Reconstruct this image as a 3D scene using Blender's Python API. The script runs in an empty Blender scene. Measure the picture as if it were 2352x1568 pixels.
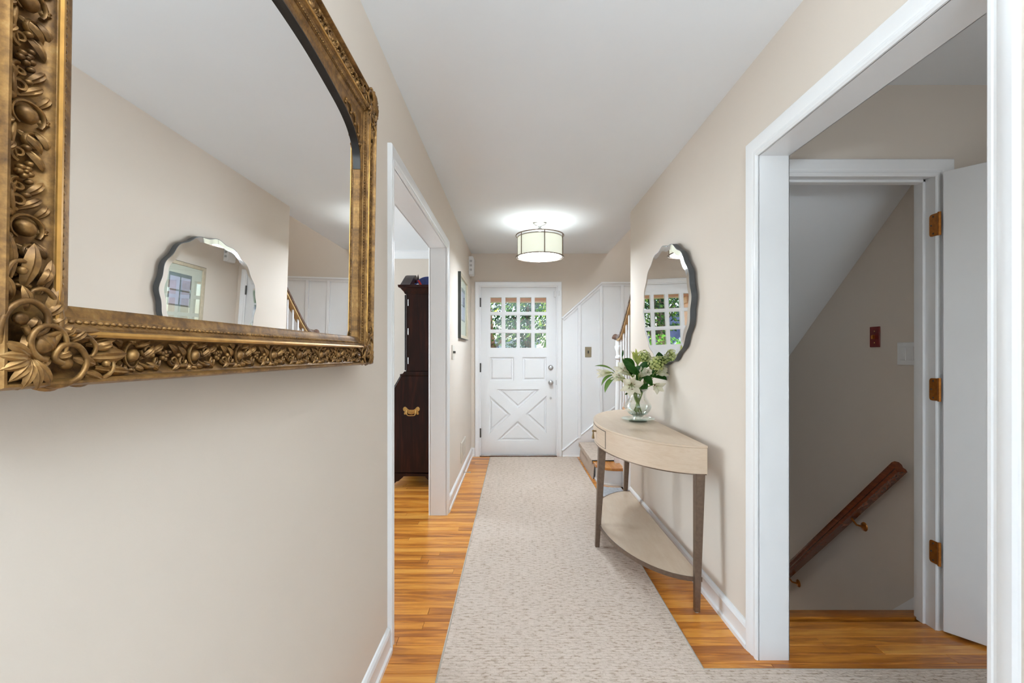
import bpy, bmesh, math, random
from mathutils import Vector, Matrix, Euler
random.seed(7)
PI = math.pi
scene = bpy.context.scene
COL = scene.collection

# ------------------------------------------------------------------ camera
# Photograph frame 2352 x 1568, focal length 1045 px, hall axis along +Y.
cam_d = bpy.data.cameras.new('camera'); cam = bpy.data.objects.new('camera', cam_d); COL.objects.link(cam)
cam.location = (0, 0, 1.24); cam.rotation_euler = (PI/2, 0, 0)
cam_d.sensor_width = 36.0; cam_d.lens = 36.0*1045/2352
cam_d.shift_x = -7/2352; cam_d.shift_y = 28/2352
cam_d.clip_start = 0.02; cam_d.clip_end = 300
scene.camera = cam

# ------------------------------------------------------------------ world, sun, added fill lights, exposure
world = bpy.data.worlds.new('sky'); scene.world = world; world.use_nodes = True
wn = world.node_tree.nodes; wl = world.node_tree.links
bg = wn['Background']
sky = wn.new('ShaderNodeTexSky'); sky.sky_type = 'NISHITA'; sky.sun_disc = False
sky.sun_elevation = math.radians(50); sky.sun_rotation = math.radians(100); sky.air_density = 1.0; sky.dust_density = 1.5
wl.new(sky.outputs[0], bg.inputs[0]); bg.inputs[1].default_value = 0.33

def light(name, kind, loc, energy, color=(1, 1, 1), size=None, rot=(0, 0, 0), radius=None):
    d = bpy.data.lights.new(name, kind); d.energy = energy; d.color = color
    if kind == 'AREA':
        d.shape = 'RECTANGLE'; d.size, d.size_y = size
    if radius is not None: d.shadow_soft_size = radius
    o = bpy.data.objects.new(name, d); COL.objects.link(o); o.location = loc; o.rotation_euler = rot
    return o
sun = light('sun', 'SUN', (8, 0, 12), 4.6, (1, .95, .86), rot=(math.radians(30), math.radians(38), 0)); sun.data.angle = .01
COOL_FILL = (0.80, 0.92, 1.0)
# added fill lights behind the camera, in the side room and above the stair
light('rear_fill_light', 'AREA', (0.15, -3.52, 1.5), 50, COOL_FILL, (4.6, 1.7), (PI/2, 0, 0))
light('side_room_fill_light', 'AREA', (-4.36, 4.2, 1.4), 95, COOL_FILL, (1.7, 1.6), (0, -PI/2, 0))
light('upper_landing_fill_light', 'AREA', (1.98, 3.7, 3.9), 22, COOL_FILL, (1.2, 1.0), (0, PI/2, 0))  # fill added high in the stairwell, no window behind it

# added unseen fill light aimed up at the ceiling behind the camera
light('ceiling_fill', 'AREA', (.25, -.55, 1.75), 76, COOL_FILL, (.5, .5), (PI, 0, 0))

vs = scene.view_settings
vs.view_transform = 'Standard'; vs.look = 'None'; vs.gamma = 1.0; vs.use_curve_mapping = False; vs.exposure = 0.55
cy = scene.cycles
cy.max_bounces = 10; cy.diffuse_bounces = 5; cy.glossy_bounces = 5; cy.transmission_bounces = 6; cy.transparent_max_bounces = 24
cy.caustics_reflective = False; cy.caustics_refractive = False; cy.sample_clamp_indirect = 6
cy.use_denoising = True

# ------------------------------------------------------------------ materials
def new_mat(name):
    m = bpy.data.materials.new(name); m.use_nodes = True
    nt = m.node_tree; return m, nt, nt.nodes['Principled BSDF']
def N(nt, t, **kw):
    n = nt.nodes.new(t)
    for k, v in kw.items():
        if k in n.inputs: n.inputs[k].default_value = v
        else: setattr(n, k, v)
    return n
def coords(nt, scale=(1, 1, 1), space='world'):
    if space == 'world':
        g = nt.nodes.new('ShaderNodeNewGeometry'); out = g.outputs['Position']
    else:
        g = nt.nodes.new('ShaderNodeTexCoord'); out = g.outputs['Object']
    mp = nt.nodes.new('ShaderNodeMapping'); mp.inputs['Scale'].default_value = scale
    nt.links.new(out, mp.inputs[0]); return mp.outputs[0]
def ramp(nt, fac, stops):
    r = nt.nodes.new('ShaderNodeValToRGB'); el = r.color_ramp.elements
    el[0].position, el[0].color = stops[0][0], (*stops[0][1], 1)
    el[1].position, el[1].color = stops[-1][0], (*stops[-1][1], 1)
    for p, c in stops[1:-1]:
        e = el.new(p); e.color = (*c, 1)
    nt.links.new(fac, r.inputs[0]); return r.outputs[0]
def bump(nt, b, height, strength, dist=.002):
    n = nt.nodes.new('ShaderNodeBump'); n.inputs['Strength'].default_value = strength; n.inputs['Distance'].default_value = dist
    nt.links.new(height, n.inputs['Height']); nt.links.new(n.outputs[0], b.inputs['Normal'])
def noise(nt, vec, scale, detail=3, rough=.5, dist=0):
    n = nt.nodes.new('ShaderNodeTexNoise'); n.inputs['Scale'].default_value = scale; n.inputs['Detail'].default_value = detail
    n.inputs['Roughness'].default_value = rough; n.inputs['Distortion'].default_value = dist
    nt.links.new(vec, n.inputs['Vector']); return n.outputs[0]
def plain(name, col, rough=.5, metal=0.0, var=.06, nscale=30, bstr=0.0, bscale=200, spec=.5, space='world'):
    m, nt, b = new_mat(name)
    v = coords(nt, space=space)
    f = noise(nt, v, nscale)
    lo = tuple(c*(1-var) for c in col); hi = tuple(min(1, c*(1+var)) for c in col)
    nt.links.new(ramp(nt, f, [(.3, lo), (.7, hi)]), b.inputs['Base Color'])
    b.inputs['Roughness'].default_value = rough; b.inputs['Metallic'].default_value = metal
    b.inputs['Specular IOR Level'].default_value = spec
    if bstr: bump(nt, b, noise(nt, v, bscale), bstr)
    return m
M = {}
M['wall'] = plain('tan wall paint', (.70, .620, .540), .75, var=.012, nscale=2, bstr=.05, bscale=350, spec=.25)
M['ceiling'] = plain('white ceiling paint', (.79, .803, .82), .85, var=.01, nscale=2, bstr=.04, bscale=300, spec=.2)
M['white'] = plain('white gloss trim paint', (.82, .82, .825), .32, var=.012, nscale=6, spec=.5)
M['doorwhite'] = plain('white door paint', (.80, .80, .805), .38, var=.01, nscale=8, bstr=.05, bscale=60)
M['bronze'] = plain('brushed bronze metal', (.20, .145, .11), .34, .85, var=.12, nscale=60)
M['steel'] = plain('brushed nickel', (.50, .50, .50), .28, .9, var=.05)
M['chrome'] = plain('pale chrome', (.75, .75, .75), .2, .9, var=.03)
M['blackmetal'] = plain('dark hinge metal', (.06, .055, .05), .45, .5)
M['copper'] = plain('antique copper brass', (.40, .14, .02), .36, .65, var=.2, nscale=80)
M['brass'] = plain('aged brass', (.52, .31, .10), .35, .75, var=.15, nscale=80)
M['pullbrass'] = plain('dark pull brass', (.22, .145, .065), .4, .7, var=.15, nscale=80)
M['brassplate'] = plain('dull brass plate', (.30, .25, .165), .45, .5, var=.05)
M['redplate'] = plain('dark red brown lacquer', (.16, .008, .006), .4, 0, var=.15)
M['greymetal'] = plain('dark grey metal edge', (.085, .09, .095), .45, .4, var=.1, nscale=15)
M['blackframe'] = plain('black green wood', (.017, .021, .016), .5)
M['plasticwhite'] = plain('white plastic', (.78, .78, .78), .4, var=.02)
M['ivory'] = plain('ivory plastic', (.60, .54, .46), .4, var=.03)
M['dark'] = plain('dark gap', (.02, .018, .016), .7)
M['grille'] = plain('grey grille', (.33, .33, .33), .6)
M['greypatch'] = plain('rough grey patch', (.36, .37, .385), .9, var=.15, nscale=60, bstr=.3, bscale=500)
M['bouncecarpet'] = plain('pale grey bounce carpet', (.62, .63, .64), .95, var=.08, nscale=90, bstr=.3, bscale=400, spec=.1)
M['binding'] = plain('carpet binding tape', (.42, .37, .31), .85, var=.1, nscale=200)
M['salmon'] = plain('salmon painted porch wood', (.86, .50, .33), .6, var=.06, nscale=9)
M['concrete'] = plain('porch concrete', (.66, .64, .61), .8, var=.1)
M['grass'] = plain('lawn', (.10, .22, .04), .9, var=.3, nscale=6)
M['siding'] = plain('pale blue siding', (.62, .68, .78), .6, var=.05)
M['shingle'] = plain('slate blue roof shingles', (.17, .20, .27), .8, var=.25, nscale=4)
M['bluedark'] = plain('deep blue gable wall', (.03, .06, .20), .7, var=.1)
M['bark'] = plain('tree bark', (.10, .06, .035), .9, var=.35, nscale=12, bstr=.5, bscale=30)
M['cable'] = plain('power cable', (.55, .57, .6), .5)

def wood_mat(name, stops, rough=.3, along='x', gscale=1.0, band=10, attr=True, coat=0.0, space='world', spec=.5, hue=.5):
    m, nt, b = new_mat(name)
    sc = {'x': (1.2, 14, 14), 'y': (14, 1.2, 14), 'z': (14, 14, 1.2), 'table': (5, 1.1, 22)}[along]
    v = coords(nt, tuple(s*gscale for s in sc), space)
    if attr:
        a = nt.nodes.new('ShaderNodeAttribute'); a.attribute_name = 'rnd'
        mul = N(nt, 'ShaderNodeVectorMath', operation='MULTIPLY_ADD')
        nt.links.new(a.outputs['Color'], mul.inputs[0]); mul.inputs[1].default_value = (37, 53, 71); nt.links.new(v, mul.inputs[2])
        v = mul.outputs[0]
    n1 = noise(nt, v, 1.5, 4, .55, 1.2)
    w = nt.nodes.new('ShaderNodeMath'); w.operation = 'MULTIPLY'; nt.links.new(n1, w.inputs[0]); w.inputs[1].default_value = band
    s = nt.nodes.new('ShaderNodeMath'); s.operation = 'PINGPONG'; nt.links.new(w.outputs[0], s.inputs[0]); s.inputs[1].default_value = 1
    n2 = noise(nt, v, 7, 5, .65)
    mx = nt.nodes.new('ShaderNodeMix'); mx.data_type = 'FLOAT'; mx.inputs[0].default_value = .55
    nt.links.new(s.outputs[0], mx.inputs[2]); nt.links.new(n2, mx.inputs[3])
    fac = mx.outputs[0]
    if attr:
        ad = nt.nodes.new('ShaderNodeMath'); ad.operation = 'MULTIPLY_ADD'
        sep = nt.nodes.new('ShaderNodeSeparateColor'); nt.links.new(a.outputs['Color'], sep.inputs[0])
        nt.links.new(sep.outputs[0], ad.inputs[0]); ad.inputs[1].default_value = hue; 
        sb = nt.nodes.new('ShaderNodeMath'); sb.operation = 'SUBTRACT'; nt.links.new(fac, sb.inputs[0]); sb.inputs[1].default_value = hue*.5
        nt.links.new(sb.outputs[0], ad.inputs[2]); fac = ad.outputs[0]
    nt.links.new(ramp(nt, fac, stops), b.inputs['Base Color'])
    b.inputs['Roughness'].default_value = rough; b.inputs['Coat Weight'].default_value = coat; b.inputs['Coat Roughness'].default_value = .12
    b.inputs['Specular IOR Level'].default_value = spec
    bump(nt, b, n2, .06, .001)
    return m
M['plank'] = wood_mat('honey oak floor', [(.1, (.33, .10, .012)), (.42, (.56, .20, .024)), (.62, (.68, .275, .04)), (.9, (.76, .36, .07))], .3, 'x', 1, 5, coat=.25)
M['tread'] = wood_mat('orange oak tread', [(.2, (.42, .14, .02)), (.8, (.62, .26, .045))], .25, 'y', 1, 4, attr=False, coat=.3)
M['washoak'] = wood_mat('washed oak', [(.15, (.50, .36, .245)), (.5, (.575, .43, .305)), (.85, (.64, .51, .385))], .38, 'table', 1, 2, attr=False)
M['mahogany'] = wood_mat('dark mahogany', [(.2, (.006, .0015, .001)), (.55, (.018, .0035, .002)), (.85, (.05, .012, .005))], .42, 'z', .7, 3, attr=False, coat=.04, spec=.25)
M['railwood'] = wood_mat('red brown rail wood', [(.2, (.12, .022, .006)), (.8, (.25, .058, .013))], .25, 'y', 1, 4, attr=False, coat=.3)
M['walnut'] = wood_mat('brown stair rail wood', [(.2, (.075, .038, .026)), (.8, (.17, .10, .075))], .25, 'y', 1, 4, attr=False, coat=.3)
M['palewood'] = wood_mat('pale baluster trim wood', [(.2, (.35, .21, .08)), (.8, (.52, .34, .15))], .4, 'y', 1, 4, attr=False)

# carpet: loop pile in short cross dashes
m, nt, b = new_mat('beige loop carpet'); M['carpet'] = m
v = coords(nt, (1, 1, 1))
dist = N(nt, 'ShaderNodeVectorMath', operation='MULTIPLY_ADD')
nd = nt.nodes.new('ShaderNodeTexNoise'); nd.inputs['Scale'].default_value = 55; nt.links.new(v, nd.inputs['Vector'])
nt.links.new(nd.outputs['Color'], dist.inputs[0]); dist.inputs[1].default_value = (.022, .011, 0); nt.links.new(v, dist.inputs[2])
br = nt.nodes.new('ShaderNodeTexBrick'); nt.links.new(dist.outputs[0], br.inputs['Vector'])
br.inputs['Scale'].default_value = 1.0; br.inputs['Brick Width'].default_value = .034; br.inputs['Row Height'].default_value = .0145
br.inputs['Mortar Size'].default_value = .0030; br.inputs['Mortar Smooth'].default_value = .6; br.offset = .45
br.inputs['Color1'].default_value = (1, 1, 1, 1); br.inputs['Color2'].default_value = (.82, .82, .82, 1); br.inputs['Mortar'].default_value = (.0, .0, .0, 1)
vd = nt.nodes.new('ShaderNodeMapping'); vd.inputs['Scale'].default_value = (30, 82, 1); nt.links.new(v, vd.inputs[0])
nbig = noise(nt, vd.outputs[0], 1.0, 2.5, .6)
mrd = nt.nodes.new('ShaderNodeMapRange'); mrd.inputs[1].default_value = .34; mrd.inputs[2].default_value = .56; nt.links.new(nbig, mrd.inputs[0]); nbig = mrd.outputs[0]
nlow = noise(nt, v, 3.0, 3, .6)
mm = nt.nodes.new('ShaderNodeMix'); mm.data_type = 'FLOAT'; mm.inputs[0].default_value = .72
sepb = nt.nodes.new('ShaderNodeSeparateColor'); nt.links.new(br.outputs['Color'], sepb.inputs[0])
nt.links.new(sepb.outputs[0], mm.inputs[2]); nt.links.new(nbig, mm.inputs[3])
m2 = nt.nodes.new('ShaderNodeMix'); m2.data_type = 'FLOAT'; m2.inputs[0].default_value = .3
nt.links.new(mm.outputs[0], m2.inputs[2]); nt.links.new(nlow, m2.inputs[3])
nt.links.new(ramp(nt, m2.outputs[0], [(.16, (.355, .265, .195)), (.42, (.53, .43, .35)), (.62, (.60, .495, .415)), (.85, (.65, .545, .465))]), b.inputs['Base Color'])
b.inputs['Roughness'].default_value = .95; b.inputs['Specular IOR Level'].default_value = .1
bump(nt, b, mm.outputs[0], .55, .006)

# antique gold
m, nt, b = new_mat('antique gold leaf'); M['gold'] = m
v = coords(nt)
f1 = noise(nt, v, 28, 5, .65); f2 = noise(nt, v, 130, 3, .6)
mx = nt.nodes.new('ShaderNodeMix'); mx.data_type = 'FLOAT'; mx.inputs[0].default_value = .35
nt.links.new(f1, mx.inputs[2]); nt.links.new(f2, mx.inputs[3])
nt.links.new(ramp(nt, mx.outputs[0], [(.3, (.055, .026, .009)), (.45, (.16, .078, .022)), (.58, (.285, .148, .042)), (.76, (.42, .265, .11))]), b.inputs['Base Color'])
b.inputs['Metallic'].default_value = .55; b.inputs['Roughness'].default_value = .42
bump(nt, b, f2, .25, .001)
M['goldbright'] = plain('bright worn gold', (.50, .27, .07), .33, .65, var=.25, nscale=40)
M['golddark'] = plain('dark inner slip', (.012, .009, .007), .35, .2)
M['goldpale'] = plain('pale champagne wood', (.48, .40, .29), .4, .2, var=.08)

# mirrors
def mirror_mat(name, col, rough):
    m, nt, b = new_mat(name); b.inputs['Base Color'].default_value = (*col, 1); b.inputs['Metallic'].default_value = 1; b.inputs['Roughness'].default_value = rough
    return m
M['mirror'] = mirror_mat('silvered mirror', (.96, .96, .955), 0.0)
M['bevel'] = mirror_mat('bevelled mirror edge', (.93, .935, .94), .06)

def glass_mat(name, tint=(1, 1, 1), refl=.08, edge=.35):
    m = bpy.data.materials.new(name); m.use_nodes = True; nt = m.node_tree; nt.nodes.clear()
    out = nt.nodes.new('ShaderNodeOutputMaterial'); tr = nt.nodes.new('ShaderNodeBsdfTransparent'); tr.inputs[0].default_value = (*tint, 1)
    gl = nt.nodes.new('ShaderNodeBsdfGlossy'); gl.inputs['Roughness'].default_value = .02; gl.inputs[0].default_value = (.95, .97, .96, 1)
    fr = nt.nodes.new('ShaderNodeFresnel'); fr.inputs[0].default_value = 1.45
    mp = nt.nodes.new('ShaderNodeMapRange'); mp.inputs[3].default_value = refl*.3; mp.inputs[4].default_value = edge
    nt.links.new(fr.outputs[0], mp.inputs[0])
    mix = nt.nodes.new('ShaderNodeMixShader'); nt.links.new(mp.outputs[0], mix.inputs[0]); nt.links.new(tr.outputs[0], mix.inputs[1]); nt.links.new(gl.outputs[0], mix.inputs[2])
    nt.links.new(mix.outputs[0], out.inputs[0]); return m
M['pane'] = glass_mat('window glass', (.98, .985, .985), .03, .4)
M['vaseglass'] = glass_mat('clear vase glass', (.95, .97, .965), .1, .7)
M['water'] = glass_mat('water', (.93, .97, .95), .1, .8)
M['plateglass'] = glass_mat('pale glass saucer', (.86, .92, .91), .1, .55)

# lit lamp shade
def shade_mat(name, col, em):
    m = bpy.data.materials.new(name); m.use_nodes = True; nt = m.node_tree; nt.nodes.clear()
    out = nt.nodes.new('ShaderNodeOutputMaterial')
    d = nt.nodes.new('ShaderNodeBsdfDiffuse'); t = nt.nodes.new('ShaderNodeBsdfTranslucent'); e = nt.nodes.new('ShaderNodeEmission')
    v = coords(nt, (1, 1, 1), 'object'); f = noise(nt, v, 240, 2)
    c = ramp(nt, f, [(.3, tuple(x*.9 for x in col)), (.7, col)])
    for n in (d, t, e): nt.links.new(c, n.inputs[0])
    e.inputs[1].default_value = em
    mix = nt.nodes.new('ShaderNodeMixShader'); mix.inputs[0].default_value = .12; nt.links.new(d.outputs[0], mix.inputs[1]); nt.links.new(t.outputs[0], mix.inputs[2])
    ad = nt.nodes.new('ShaderNodeAddShader'); nt.links.new(mix.outputs[0], ad.inputs[0]); nt.links.new(e.outputs[0], ad.inputs[1])
    nt.links.new(ad.outputs[0], out.inputs[0]); return m
M['shade'] = shade_mat('lit linen shade', (.84, .86, .77), .30)
M['diffuser'] = shade_mat('lit glass diffuser', (.79, .89, .97), 58.0)
M['bulbglow'] = shade_mat('lit frosted bulb', (.9, .9, .85), 2.0)

# plants
def leafy(name, stops, trans=.2, rough=.85, island=True, attr=None, clump=3.2):
    m, nt, b = new_mat(name)
    if attr:
        a = nt.nodes.new('ShaderNodeAttribute'); a.attribute_name = attr; fac = a.outputs['Fac']
    else:
        g = nt.nodes.new('ShaderNodeNewGeometry'); nz_ = noise(nt, g.outputs['Position'], clump, 4, .7)
        mr = nt.nodes.new('ShaderNodeMapRange'); mr.inputs[1].default_value = .36; mr.inputs[2].default_value = .64; nt.links.new(nz_, mr.inputs[0])
        mxl = nt.nodes.new('ShaderNodeMix'); mxl.data_type = 'FLOAT'; mxl.inputs[0].default_value = .35
        nt.links.new(mr.outputs[0], mxl.inputs[2]); nt.links.new(g.outputs['Random Per Island'], mxl.inputs[3]); fac = mxl.outputs[0]
    c = ramp(nt, fac, stops); nt.links.new(c, b.inputs['Base Color']); b.inputs['Roughness'].default_value = rough; b.inputs['Specular IOR Level'].default_value = .2
    t = nt.nodes.new('ShaderNodeBsdfTranslucent'); nt.links.new(c, t.inputs[0])
    mix = nt.nodes.new('ShaderNodeMixShader'); mix.inputs[0].default_value = trans
    out = nt.nodes['Material Output']; nt.links.new(b.outputs[0], mix.inputs[1]); nt.links.new(t.outputs[0], mix.inputs[2]); nt.links.new(mix.outputs[0], out.inputs[0])
    return m
M['tree_a'] = leafy('tree leaves mid green', [(.1, (.004, .022, .008)), (.45, (.018, .085, .022)), (.7, (.12, .27, .035)), (.9, (.60, .66, .10))])
M['tree_b'] = leafy('tree leaves dark green', [(.1, (.002, .010, .006)), (.5, (.010, .055, .026)), (.9, (.07, .22, .06))])
M['tree_c'] = leafy('tree leaves yellow green', [(.1, (.012, .06, .010)), (.5, (.13, .30, .04)), (.9, (.65, .68, .14))])
M['bush'] = leafy('bush leaves bright green', [(0, (.05, .20, .02)), (1, (.24, .55, .07))])
M['petal'] = leafy('cream lily petal', [(0, (.42, .50, .10)), (.3, (.68, .70, .38)), (.6, (.82, .80, .64)), (1, (.80, .76, .62))], .3, .5, attr='t')
M['budpetal'] = leafy('green cream bud', [(0, (.30, .38, .06)), (.5, (.55, .60, .20)), (1, (.50, .52, .14))], .25, .5, attr='t')
M['floret'] = leafy('lime hydrangea floret', [(0, (.38, .44, .10)), (.5, (.56, .60, .20)), (1, (.68, .70, .34))], .25, .6)
M['leaf'] = leafy('dark green leaf', [(0, (.006, .026, .004)), (.5, (.014, .062, .007)), (1, (.03, .10, .011))], .12, .35, attr='t')
M['leafpale'] = leafy('pale striped leaf', [(0, (.04, .12, .02)), (.6, (.15, .25, .055)), (1, (.07, .16, .025))], .15, .4, attr='t')
M['stem'] = plain('green stem', (.17, .235, .05), .5, var=.2)
M['anther'] = plain('brown anther', (.16, .05, .02), .7)
M['throat'] = plain('dark red throat', (.16, .02, .02), .6)
M['redpaint'] = plain('red band', (.60, .03, .02), .4)
M['bluepaint'] = plain('dark blue glaze', (.025, .045, .19), .3, var=.3, nscale=25)

# picture print (flat artwork: pale mat with a small four pane window motif)
M['matboard'] = plain('pale green mat board', (.70, .72, .58), .5, var=.02)
M['printblue'] = plain('lavender print field', (.46, .48, .62), .5, var=.08, nscale=20)
M['printdark'] = plain('dark teal print line', (.06, .11, .115), .5)

# ------------------------------------------------------------------ builders
WL = {}
def setp(o, label=None, cat=None, group=None, kind=None):
    if label: o['label'] = label
    if cat: o['category'] = cat
    if group: o['group'] = group
    if kind: o['kind'] = kind
    return o
def wloc(o): return WL[o.name]
def empty(name, loc, label=None, cat=None, group=None, kind=None, parent=None):
    o = bpy.data.objects.new(name, None); COL.objects.link(o); o.empty_display_size = .05
    L = Vector(loc); WL[o.name] = L
    if parent: o.parent = parent; o.location = L-wloc(parent)
    else: o.location = L
    return setp(o, label, cat, group, kind)
def rotz(a): return Matrix.Rotation(a, 3, 'Z')

class MB:
    def __init__(s): s.v = []; s.f = []; s.t = []; s.rnd = None
    def add(s, vs, fs, t=None):
        o = len(s.v); s.v += [Vector(p) for p in vs]; s.f += [tuple(i+o for i in f) for f in fs]
        s.t += (t if t else [0.5]*len(vs)); return s
    def box(s, x0, x1, y0, y1, z0, z1):
        return s.add([(x0, y0, z0), (x1, y0, z0), (x1, y1, z0), (x0, y1, z0), (x0, y0, z1), (x1, y0, z1), (x1, y1, z1), (x0, y1, z1)],
                     [(0, 3, 2, 1), (4, 5, 6, 7), (0, 1, 5, 4), (1, 2, 6, 5), (2, 3, 7, 6), (3, 0, 4, 7)])
    def prism(s, poly, to3, t0, t1):
        n = len(poly)
        return s.add([to3(a, b, t0) for a, b in poly]+[to3(a, b, t1) for a, b in poly],
                     [tuple(range(n-1, -1, -1)), tuple(range(n, 2*n))]+[(i, (i+1) % n, n+(i+1) % n, n+i) for i in range(n)])
    def raised(s, poly, to3, t0, t1, inset):
        # plate with bevelled front: poly at t0, inset poly at t1
        cx = sum(p[0] for p in poly)/len(poly); cyy = sum(p[1] for p in poly)/len(poly)
        def ins(d):
            out = []; n = len(poly)
            for i in range(n):
                p0, p1, p2 = Vector(poly[i-1]), Vector(poly[i]), Vector(poly[(i+1) % n])
                e1 = (p1-p0).normalized(); e2 = (p2-p1).normalized()
                n1 = Vector((-e1.y, e1.x)); n2 = Vector((-e2.y, e2.x))
                if n1.dot(Vector((cx, cyy))-p1) < 0: n1 = -n1; n2 = -n2
                mid = (n1+n2); mid = mid/max(1e-6, mid.dot(n1)); out.append(tuple(p1+mid*d))
            return out
        q = ins(inset); n = len(poly)
        return s.add([to3(a, b, t0) for a, b in poly]+[to3(a, b, t1) for a, b in q],
                     [tuple(range(n-1, -1, -1)), tuple(range(n, 2*n))]+[(i, (i+1) % n, n+(i+1) % n, n+i) for i in range(n)])
    def sweep(s, path, prof, to3, closed=False):
        # path: 2D points; prof: list of (w,t); mitred
        n = len(path); P = [Vector(p) for p in path]; ring = []
        for i in range(n):
            if closed or 0 < i < n-1:
                e1 = (P[i]-P[i-1]).normalized(); e2 = (P[(i+1) % n]-P[i]).normalized()
            elif i == 0: e1 = e2 = (P[1]-P[0]).normalized()
            else: e1 = e2 = (P[-1]-P[-2]).normalized()
            n1 = Vector((-e1.y, e1.x)); n2 = Vector((-e2.y, e2.x)); m = n1+n2; m = m/max(1e-6, m.dot(n1))
            ring.append([to3(*(P[i]+m*w), t) for w, t in prof])
        k = len(prof); vs = [p for r in ring for p in r]; fs = []
        for i in range(n if closed else n-1):
            j = (i+1) % n
            for a in range(k):
                c = (a+1) % k; fs.append((i*k+a, i*k+c, j*k+c, j*k+a))
        if not closed: fs += [tuple(range(k-1, -1, -1)), tuple((n-1)*k+a for a in range(k))]
        return s.add(vs, fs)
    def tube(s, pts, rad, seg=8, flat=1.0, up=None, cap=True):
        P = [Vector(p) for p in pts]; n = len(P)
        if not isinstance(rad, (list, tuple)): rad = [rad]*n
        vs = []; fs = []; prevx = None
        for i in range(n):
            d = (P[min(i+1, n-1)]-P[max(i-1, 0)]).normalized()
            if up is not None: x = Vector(up)-d*d.dot(Vector(up))
            elif prevx is None: x = d.orthogonal()
            else: x = prevx-d*d.dot(prevx)
            if x.length < 1e-6: x = d.orthogonal()
            x.normalize(); prevx = x; y = d.cross(x)
            for a in range(seg):
                t = 2*PI*a/seg; vs.append(P[i]+x*(math.cos(t)*rad[i]*flat)+y*(math.sin(t)*rad[i]))
        for i in range(n-1):
            for a in range(seg):
                c = (a+1) % seg; fs.append((i*seg+a, i*seg+c, (i+1)*seg+c, (i+1)*seg+a))
        if cap: fs += [tuple(range(seg-1, -1, -1)), tuple((n-1)*seg+a for a in range(seg))]
        return s.add(vs, fs)
    def lathe(s, prof, c=(0, 0, 0), seg=24, axis='z'):
        vs = []; fs = []; k = len(prof)
        for a in range(seg):
            t = 2*PI*a/seg
            for r, z in prof:
                p = (r*math.cos(t), r*math.sin(t), z)
                if axis == 'y': p = (p[0], -p[2], p[1])
                if axis == 'x': p = (p[2], p[0], p[1])
                if axis == '-x': p = (-p[2], p[0], p[1])
                vs.append(Vector(c)+Vector(p))
        for a in range(seg):
            b = (a+1) % seg
            for i in range(k-1): fs.append((a*k+i, b*k+i, b*k+i+1, a*k+i+1))
        return s.add(vs, fs)
    def ell(s, c, r, mat=None, seg=8, rings=6):
        vs = []; fs = []; mat = mat or Matrix.Identity(3)
        for i in range(rings+1):
            ph = PI*i/rings
            for a in range(seg):
                t = 2*PI*a/seg
                vs.append(Vector(c)+mat @ Vector((r[0]*math.sin(ph)*math.cos(t), r[1]*math.sin(ph)*math.sin(t), r[2]*math.cos(ph))))
        for i in range(rings):
            for a in range(seg):
                b = (a+1) % seg; fs.append((i*seg+a, (i+1)*seg+a, (i+1)*seg+b, i*seg+b))
        return s.add(vs, fs)
    def grid(s, rows, t=None):
        k = len(rows[0]); vs = [p for r in rows for p in r]; fs = []
        for i in range(len(rows)-1):
            for a in range(k-1): fs.append((i*k+a, i*k+a+1, (i+1)*k+a+1, (i+1)*k+a))
        return s.add(vs, fs, t)
    def build(s, name, mat, parent=None, smooth=None, bevel=0, base='bottom', loc=None, attr=None, rnd=None, weld=True, seg=1, bangle=30):
        vs = s.v
        if loc is None:
            lo = [min(v[i] for v in vs) for i in range(3)]; hi = [max(v[i] for v in vs) for i in range(3)]
            loc = Vector(((lo[0]+hi[0])/2, (lo[1]+hi[1])/2, lo[2] if base == 'bottom' else (lo[2]+hi[2])/2))
        loc = Vector(loc)
        me = bpy.data.meshes.new(name); me.from_pydata([v-loc for v in vs], [], s.f)
        if attr:
            at = me.attributes.new(attr, 'FLOAT', 'POINT'); at.data.foreach_set('value', s.t)
        if weld and not attr or bevel:
            bm = bmesh.new(); bm.from_mesh(me)
            if weld: bmesh.ops.remove_doubles(bm, verts=bm.verts, dist=1e-6)
            bmesh.ops.recalc_face_normals(bm, faces=bm.faces)
            if bevel:
                ed = [e for e in bm.edges if len(e.link_faces) == 2 and e.calc_face_angle(0) > math.radians(bangle)]
                bmesh.ops.bevel(bm, geom=ed, offset=bevel, segments=seg, affect='EDGES', profile=.7, clamp_overlap=True)
            bm.to_mesh(me); bm.free()
        if rnd is not None:
            ca = me.attributes.new('rnd', 'FLOAT_COLOR', 'POINT')
            for d in ca.data: d.color = (*rnd, 1)
        me.materials.append(M[mat] if isinstance(mat, str) else mat)
        if smooth is not None:
            me.shade_smooth(); me.set_sharp_from_angle(angle=math.radians(smooth))
        o = bpy.data.objects.new(name, me); COL.objects.link(o); WL[o.name] = loc
        if parent: o.parent = parent; o.location = loc-wloc(parent)
        else: o.location = loc
        return o
def B(name, x0, x1, y0, y1, z0, z1, mat, parent=None, bevel=0):
    return MB().box(x0, x1, y0, y1, z0, z1).build(name, mat, parent, bevel=bevel)
def struct(o, label, cat): return setp(o, label, cat, None, 'structure')
def link_copy(src, name, parent, mat4):
    o = bpy.data.objects.new(name, src.data); COL.objects.link(o); o.parent = parent
    WL[o.name] = mat4.translation.copy()
    m = mat4.copy(); m.translation = mat4.translation-wloc(parent); o.matrix_local = m
    return o
def catmull(pts, n=8):
    P = [Vector(p) for p in pts]; P = [2*P[0]-P[1]]+P+[2*P[-1]-P[-2]]; out = []
    for i in range(1, len(P)-2):
        for k in range(n):
            t = k/n; a, b, c, d = P[i-1], P[i], P[i+1], P[i+2]
            out.append(.5*((2*b)+(c-a)*t+(2*a-5*b+4*c-d)*t*t+(3*b-a-3*c+d)*t**3))
    out.append(P[-2]); return out

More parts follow.
